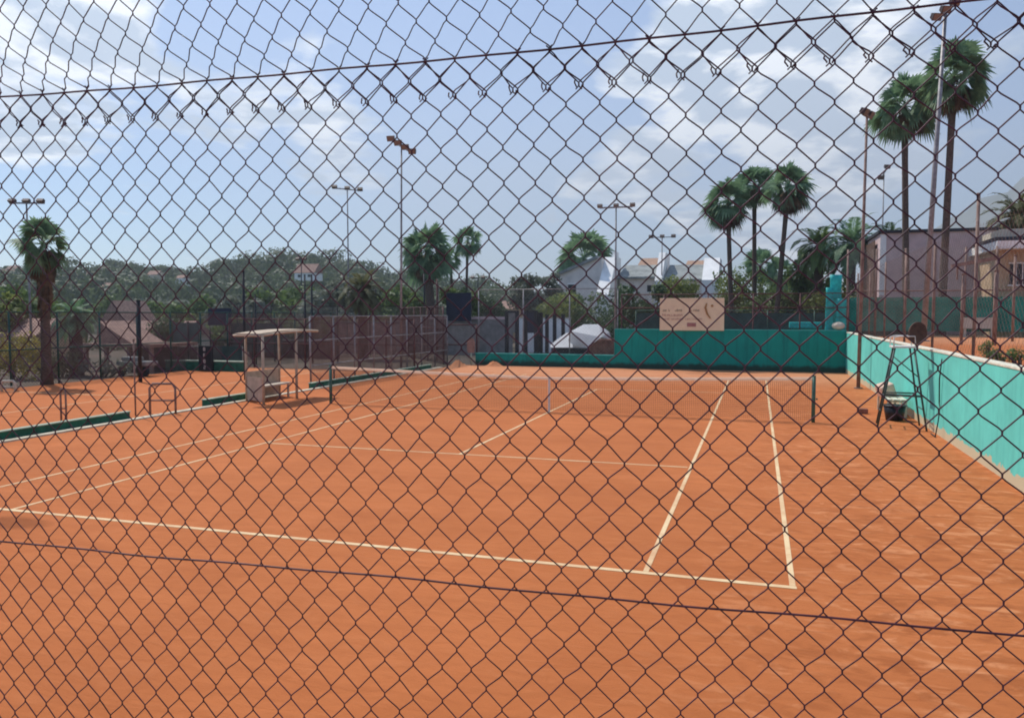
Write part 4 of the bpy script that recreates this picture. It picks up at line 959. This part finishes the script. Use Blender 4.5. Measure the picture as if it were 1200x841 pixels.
roll(971, 337, 400, 17.9, .16, 'narrow turquoise tarpaulin left of the tallest folded tarpaulin')
roll(985, 350, 400, 17.7, .21, 'lowest turquoise tarpaulin beside the tallest one, nearest the turquoise side wall')
b = MB(); n = 14
o = shrub  # noqa
q = P(981, 384, 17.6); b = MB()
for j in range(7):
    for k in range(n):
        th = PI*j/6; aa = 2*PI*k/n; b.v.append((.26*math.sin(th)*math.cos(aa)*(1+.15*math.sin(aa*3)), .18*math.sin(th)*math.sin(aa), .17+.17*math.cos(th)+.02*math.sin(aa*5)))
b.f = [(j*n+k, j*n+(k+1) % n, (j+1)*n+(k+1) % n, (j+1)*n+k) for j in range(6) for k in range(n)]
o = b.build('cloth_bundle', M['cream'], None, True); o.location = (q.x, 16.98, 1.84); tag(o, 'cream cloth bundle lying on the corner of the teal wall', 'cloth bundle')

# ------------------------------------------------------------------ hills, woods, mountain
def hill_h(x, y):
    """wooded ridge to the left and a lower one across the middle"""
    dx, dy = x-CAM.x, y-CAM.y; r = math.hypot(dx, dy); az = math.degrees(math.atan2(-dx, dy))   # positive = left
    if r < 90: return 0
    prof = [(-60, 1), (-20, 1), (-5, 1), (12, 1), (16, 2), (20, 7), (26, 10), (30, 14), (34, 16), (38, 10), (41, 10), (46, 10), (50, 9), (58, 12), (70, 12), (90, 9)]
    h = prof[0][1]
    for (a0, h0), (a1, h1) in zip(prof[:-1], prof[1:]):
        if a0 <= az < a1: h = h0+(h1-h0)*(az-a0)/(a1-a0)
    if az >= 90: h = 18
    f = min(1, max(0, (r-110)/180)); f = f*f*(3-2*f); g = 1 if r < 330 else max(.4, 1-(r-330)/300)
    return h*f*g*(1+.08*math.sin(x*.03)+.06*math.sin(y*.041))-.4
V = []; na, nr = 150, 40
for i in range(na+1):
    az = math.radians(-60+150*i/na)
    for j in range(nr+1):
        r = 95+ (620-95)*(j/nr); x = CAM.x-math.sin(az)*r; y = CAM.y+math.cos(az)*r
        V.append((x, y, hill_h(x, y) if j > 0 else -.5))
f = [(i*(nr+1)+j, (i+1)*(nr+1)+j, (i+1)*(nr+1)+j+1, i*(nr+1)+j+1) for i in range(na) for j in range(nr)]
st(npmesh('hills', V, f, M['scrub'], None, True))
qs = []
for k in range(1700):
    az = math.radians(rng.uniform(-32, 62)); r = 130+rng.random()**.7*300
    x = CAM.x-math.sin(az)*r; y = CAM.y+math.cos(az)*r; h = hill_h(x, y)
    if h < 1.5 and rng.random() < .6: continue
    cr = rng.uniform(3.0, 7.0); c = []; rs_ = []
    for e in range(3): c.append((x+rng.uniform(-1, 1)*cr*.6, y+rng.uniform(-1, 1)*cr*.6, h+cr*rng.uniform(.4, .9))); rs_.append(cr*rng.uniform(.5, .75))
    qs.append(leaf_cloud(c, rs_, 9, .5, .8, .75, .22))
V = np.concatenate(qs).reshape(-1, 3)
tag(npmesh('hillside_woods', V, np.arange(len(V)).reshape(-1, 4), M['wood']), 'dark green woods covering the far hillside behind the courts', 'woods', None, 'stuff')
# a few umbrella pines on the ridge that read singly
for k, (u, v, y, r_) in enumerate(((133, 303, 190, 6.5), (160, 308, 185, 5), (192, 311, 180, 5.5), (275, 304, 190, 8), (305, 305, 195, 6), (230, 318, 170, 5))):
    q = P(u, v, y); h = hill_h(q.x, y)
    tree('umbrella_pine', (q.x, y, h-.5), max(5, q.z-h+.5), r_, ('umbrella pine on the ridge, leftmost of the six', 'umbrella pine on the ridge, second of the six from the left', 'umbrella pine on the ridge, third of the six from the left', 'widest umbrella pine on the ridge, left of the tall black post', 'umbrella pine on the ridge above the two close dark posts', 'low umbrella pine in the dip of the ridge')[k], m='wood', trunk_h=max(2, (q.z-h)*.45), size=.5, n=5, clumps=18, squash=.5, group='umbrella pines on the ridge', seed=k)
hh = ((98, 104, 322, 317, 150), (112, 122, 318, 312, 170), (118, 130, 336, 331, 120), (172, 184, 322, 317, 160), (205, 214, 326, 322, 150), (60, 72, 326, 320, 150), (142, 150, 327, 322, 150), (345, 368, 320, 309, 110), (0, 16, 318, 311, 160))
hl = ('tiny cream house on the hill left of the highest hill houses', 'cream hill house just left of the leftmost umbrella pine', 'pale hill house lowest above the grey gabled house', 'cream hill house between the second and third umbrella pine', 'tiny pale hill house right of the third umbrella pine', 'cream hill house right of the leftmost palm', 'tiny cream hill house under the leftmost umbrella pine', 'cream roofed house near the dark lamp post on the hill', 'pale hill house at the left edge of the photo')
for (u0, u1, ve, vr, y), lb in zip(hh, hl):
    small_house(u0, u1, ve, vr, y, lb, random.choice(('cream', 'housewhite')), 'tileold', 2, name='hill_house', group='houses on the wooded hill', v_base=ve+9)
# hazy mountain at the right
V = []; az0 = -22; n1 = 70; n2 = 24
def mtn(az, t_):
    """az degrees right of the view axis; smooth peak beyond the right frame edge"""
    h = 23*(az-18.5) if az < 42 else 540-(az-42)*6
    if az < 27: h *= max(0, (az-23)/4)
    return max(0, h)*(1-abs(t_)**1.6)*(1+.03*math.sin(az*3.1)+.02*math.sin(az*7))
for i in range(n1+1):
    a_ = 24+52*i/n1; az = YAW-math.radians(a_)
    for j in range(n2+1):
        t_ = -1+2*j/n2; r = 2300+650*t_
        V.append((CAM.x-math.sin(az)*r, CAM.y+math.cos(az)*r, mtn(a_, t_)*1.0-2))
f = [(i*(n2+1)+j, (i+1)*(n2+1)+j, (i+1)*(n2+1)+j+1, i*(n2+1)+j+1) for i in range(n1) for j in range(n2)]
st(npmesh('mountain', V, f, M['rock'], None, True))

# ------------------------------------------------------------------ haze
b = MB(); b.box(-1500, 3200, -120, 3600, -1.3, 640)
hz = b.build('haze', None) if False else None
me = bpy.data.meshes.new('haze'); me.from_pydata(b.v, [], b.f); me.update()
hm = bpy.data.materials.new('haze_air'); hm.use_nodes = True; nn = hm.node_tree.nodes; nn.remove(nn['Principled BSDF'])
pv = nn.new('ShaderNodeVolumePrincipled'); pv.inputs['Color'].default_value = (.80, .87, .96, 1); pv.inputs['Density'].default_value = .0005; pv.inputs['Anisotropy'].default_value = .25
hm.node_tree.links.new(pv.outputs[0], nn['Material Output'].inputs['Volume']); me.materials.append(hm)
ho = bpy.data.objects.new('haze', me); COL.objects.link(ho); tag(ho, 'thin pale summer haze over the courts and hills', 'haze', None, 'stuff')

# ------------------------------------------------------------------ light and sky
SUN = Vector((-.84, .54, 0)).normalized(); EL = math.radians(55)
sd = Vector((SUN.x*math.cos(EL), SUN.y*math.cos(EL), math.sin(EL)))
L_ = bpy.data.lights.new('sun', 'SUN'); L_.energy = 4.2; L_.angle = math.radians(.53); L_.color = (1, .955, .88)
lo = bpy.data.objects.new('sun', L_); COL.objects.link(lo); lo.rotation_euler = sd.to_track_quat('Z', 'Y').to_euler(); lo.location = (0, 0, 50)
W = bpy.data.worlds.new('World'); S.world = W; W.use_nodes = True
n = W.node_tree.nodes; l = W.node_tree.links; bg = n['Background']
sky = n.new('ShaderNodeTexSky'); sky.sky_type = 'NISHITA'; sky.sun_disc = False; sky.sun_elevation = EL
sky.sun_rotation = math.atan2(SUN.x, SUN.y); sky.air_density = 1.0; sky.dust_density = .6; sky.ozone_density = 1.5
class K: pass
m = K(); m.node_tree = W.node_tree
n, l, noise, ramp, mix, mapping, mth = nodekit(m)
tc = n.new('ShaderNodeTexCoord'); gen = tc.outputs['Generated']
sep = n.new('ShaderNodeSeparateXYZ'); l.new(gen, sep.inputs[0])
zc = mth('ADD', mth('MAXIMUM', sep.outputs[2], 0.0), .16)
cx = mth('DIVIDE', sep.outputs[0], zc); cy = mth('DIVIDE', sep.outputs[1], zc)
cmb = n.new('ShaderNodeCombineXYZ'); l.new(cx, cmb.inputs[0]); l.new(cy, cmb.inputs[1])
cv = cmb.outputs[0]
c1 = noise(cv, 1.9, 10, .58, .25)
c2 = noise(mapping(cv, loc=(3.1, 1.7, 0)), .62, 4, .5)
dens = mth('ADD', mth('MULTIPLY', c1, .72), mth('MULTIPLY', c2, .28))
# heavier cloud banks stand in these directions
def bank(u, v, rad, amt):
    d = ray(u, v).normalized(); dt = n.new('ShaderNodeVectorMath'); dt.operation = 'DOT_PRODUCT'
    nrm = n.new('ShaderNodeVectorMath'); nrm.operation = 'NORMALIZE'; l.new(gen, nrm.inputs[0]); l.new(nrm.outputs[0], dt.inputs[0]); dt.inputs[1].default_value = d
    c_ = math.cos(rad); x = mth('MULTIPLY_ADD', dt.outputs['Value'], 1/(1-c_)); x.node.inputs[2].default_value = -c_/(1-c_); x.node.use_clamp = True
    return mth('MULTIPLY', x, amt)
for u, v, rd, am in ((90, 50, .22, .16), (330, 145, .14, .10), (430, 170, .10, .10), (820, 90, .26, .11), (1010, 90, .24, .13), (700, 150, .14, .06), (560, 40, .22, -.20), (1180, 190, .12, -.08), (270, 30, .09, -.12), (600, 300, .35, -.08), (200, 230, .2, -.08)):
    dens = mth('ADD', dens, bank(u, v, rd, am))
fac = ramp(dens, .53, .60, (0, 0, 0), (1, 1, 1))
thick = ramp(dens, .58, .80, (0, 0, 0), (1, 1, 1))
skys = n.new('ShaderNodeVectorMath'); skys.operation = 'SCALE'; l.new(sky.outputs[0], skys.inputs[0]); skys.inputs['Scale'].default_value = 1.0
skt = n.new('ShaderNodeVectorMath'); skt.operation = 'MULTIPLY'; l.new(skys.outputs[0], skt.inputs[0]); skt.inputs[1].default_value = (.73, .875, 1.05)
light_c = (11.2, 11.3, 11.2); grey_c = (4.4, 5.3, 6.4)
shade = noise(mapping(cv, loc=(.12, .1, 0)), 2.6, 7, .6, .3)
lit = mth('SUBTRACT', noise(mapping(cv, loc=(.09, -.07, 0)), 1.9, 6, .55, .25), noise(cv, 1.9, 6, .55, .25))
tone = mth('ADD', mth('MULTIPLY', lit, 3.2), mth('ADD', mth('MULTIPLY', shade, 1.0), mth('MULTIPLY', thick, -.28)))
cc = mix(ramp(tone, .30, .62, (0, 0, 0), (1, 1, 1)), grey_c, light_c)
fz = mth('MULTIPLY', fac, .9)
out = mix(fz, skt.outputs[0], cc)
l.new(out, bg.inputs[0]); bg.inputs[1].default_value = .118

# ------------------------------------------------------------------ render settings
S.view_settings.view_transform = 'Standard'; S.view_settings.look = 'None'; S.view_settings.exposure = .37; S.view_settings.gamma = 1
S.render.engine = 'CYCLES'; S.cycles.use_denoising = True; S.cycles.max_bounces = 8; S.cycles.transparent_max_bounces = 8
S.cycles.volume_bounces = 0; S.cycles.diffuse_bounces = 3; S.cycles.caustics_reflective = False; S.cycles.caustics_refractive = False
S.cycles.pixel_filter_type = 'BLACKMAN_HARRIS'; S.cycles.filter_width = 1.9
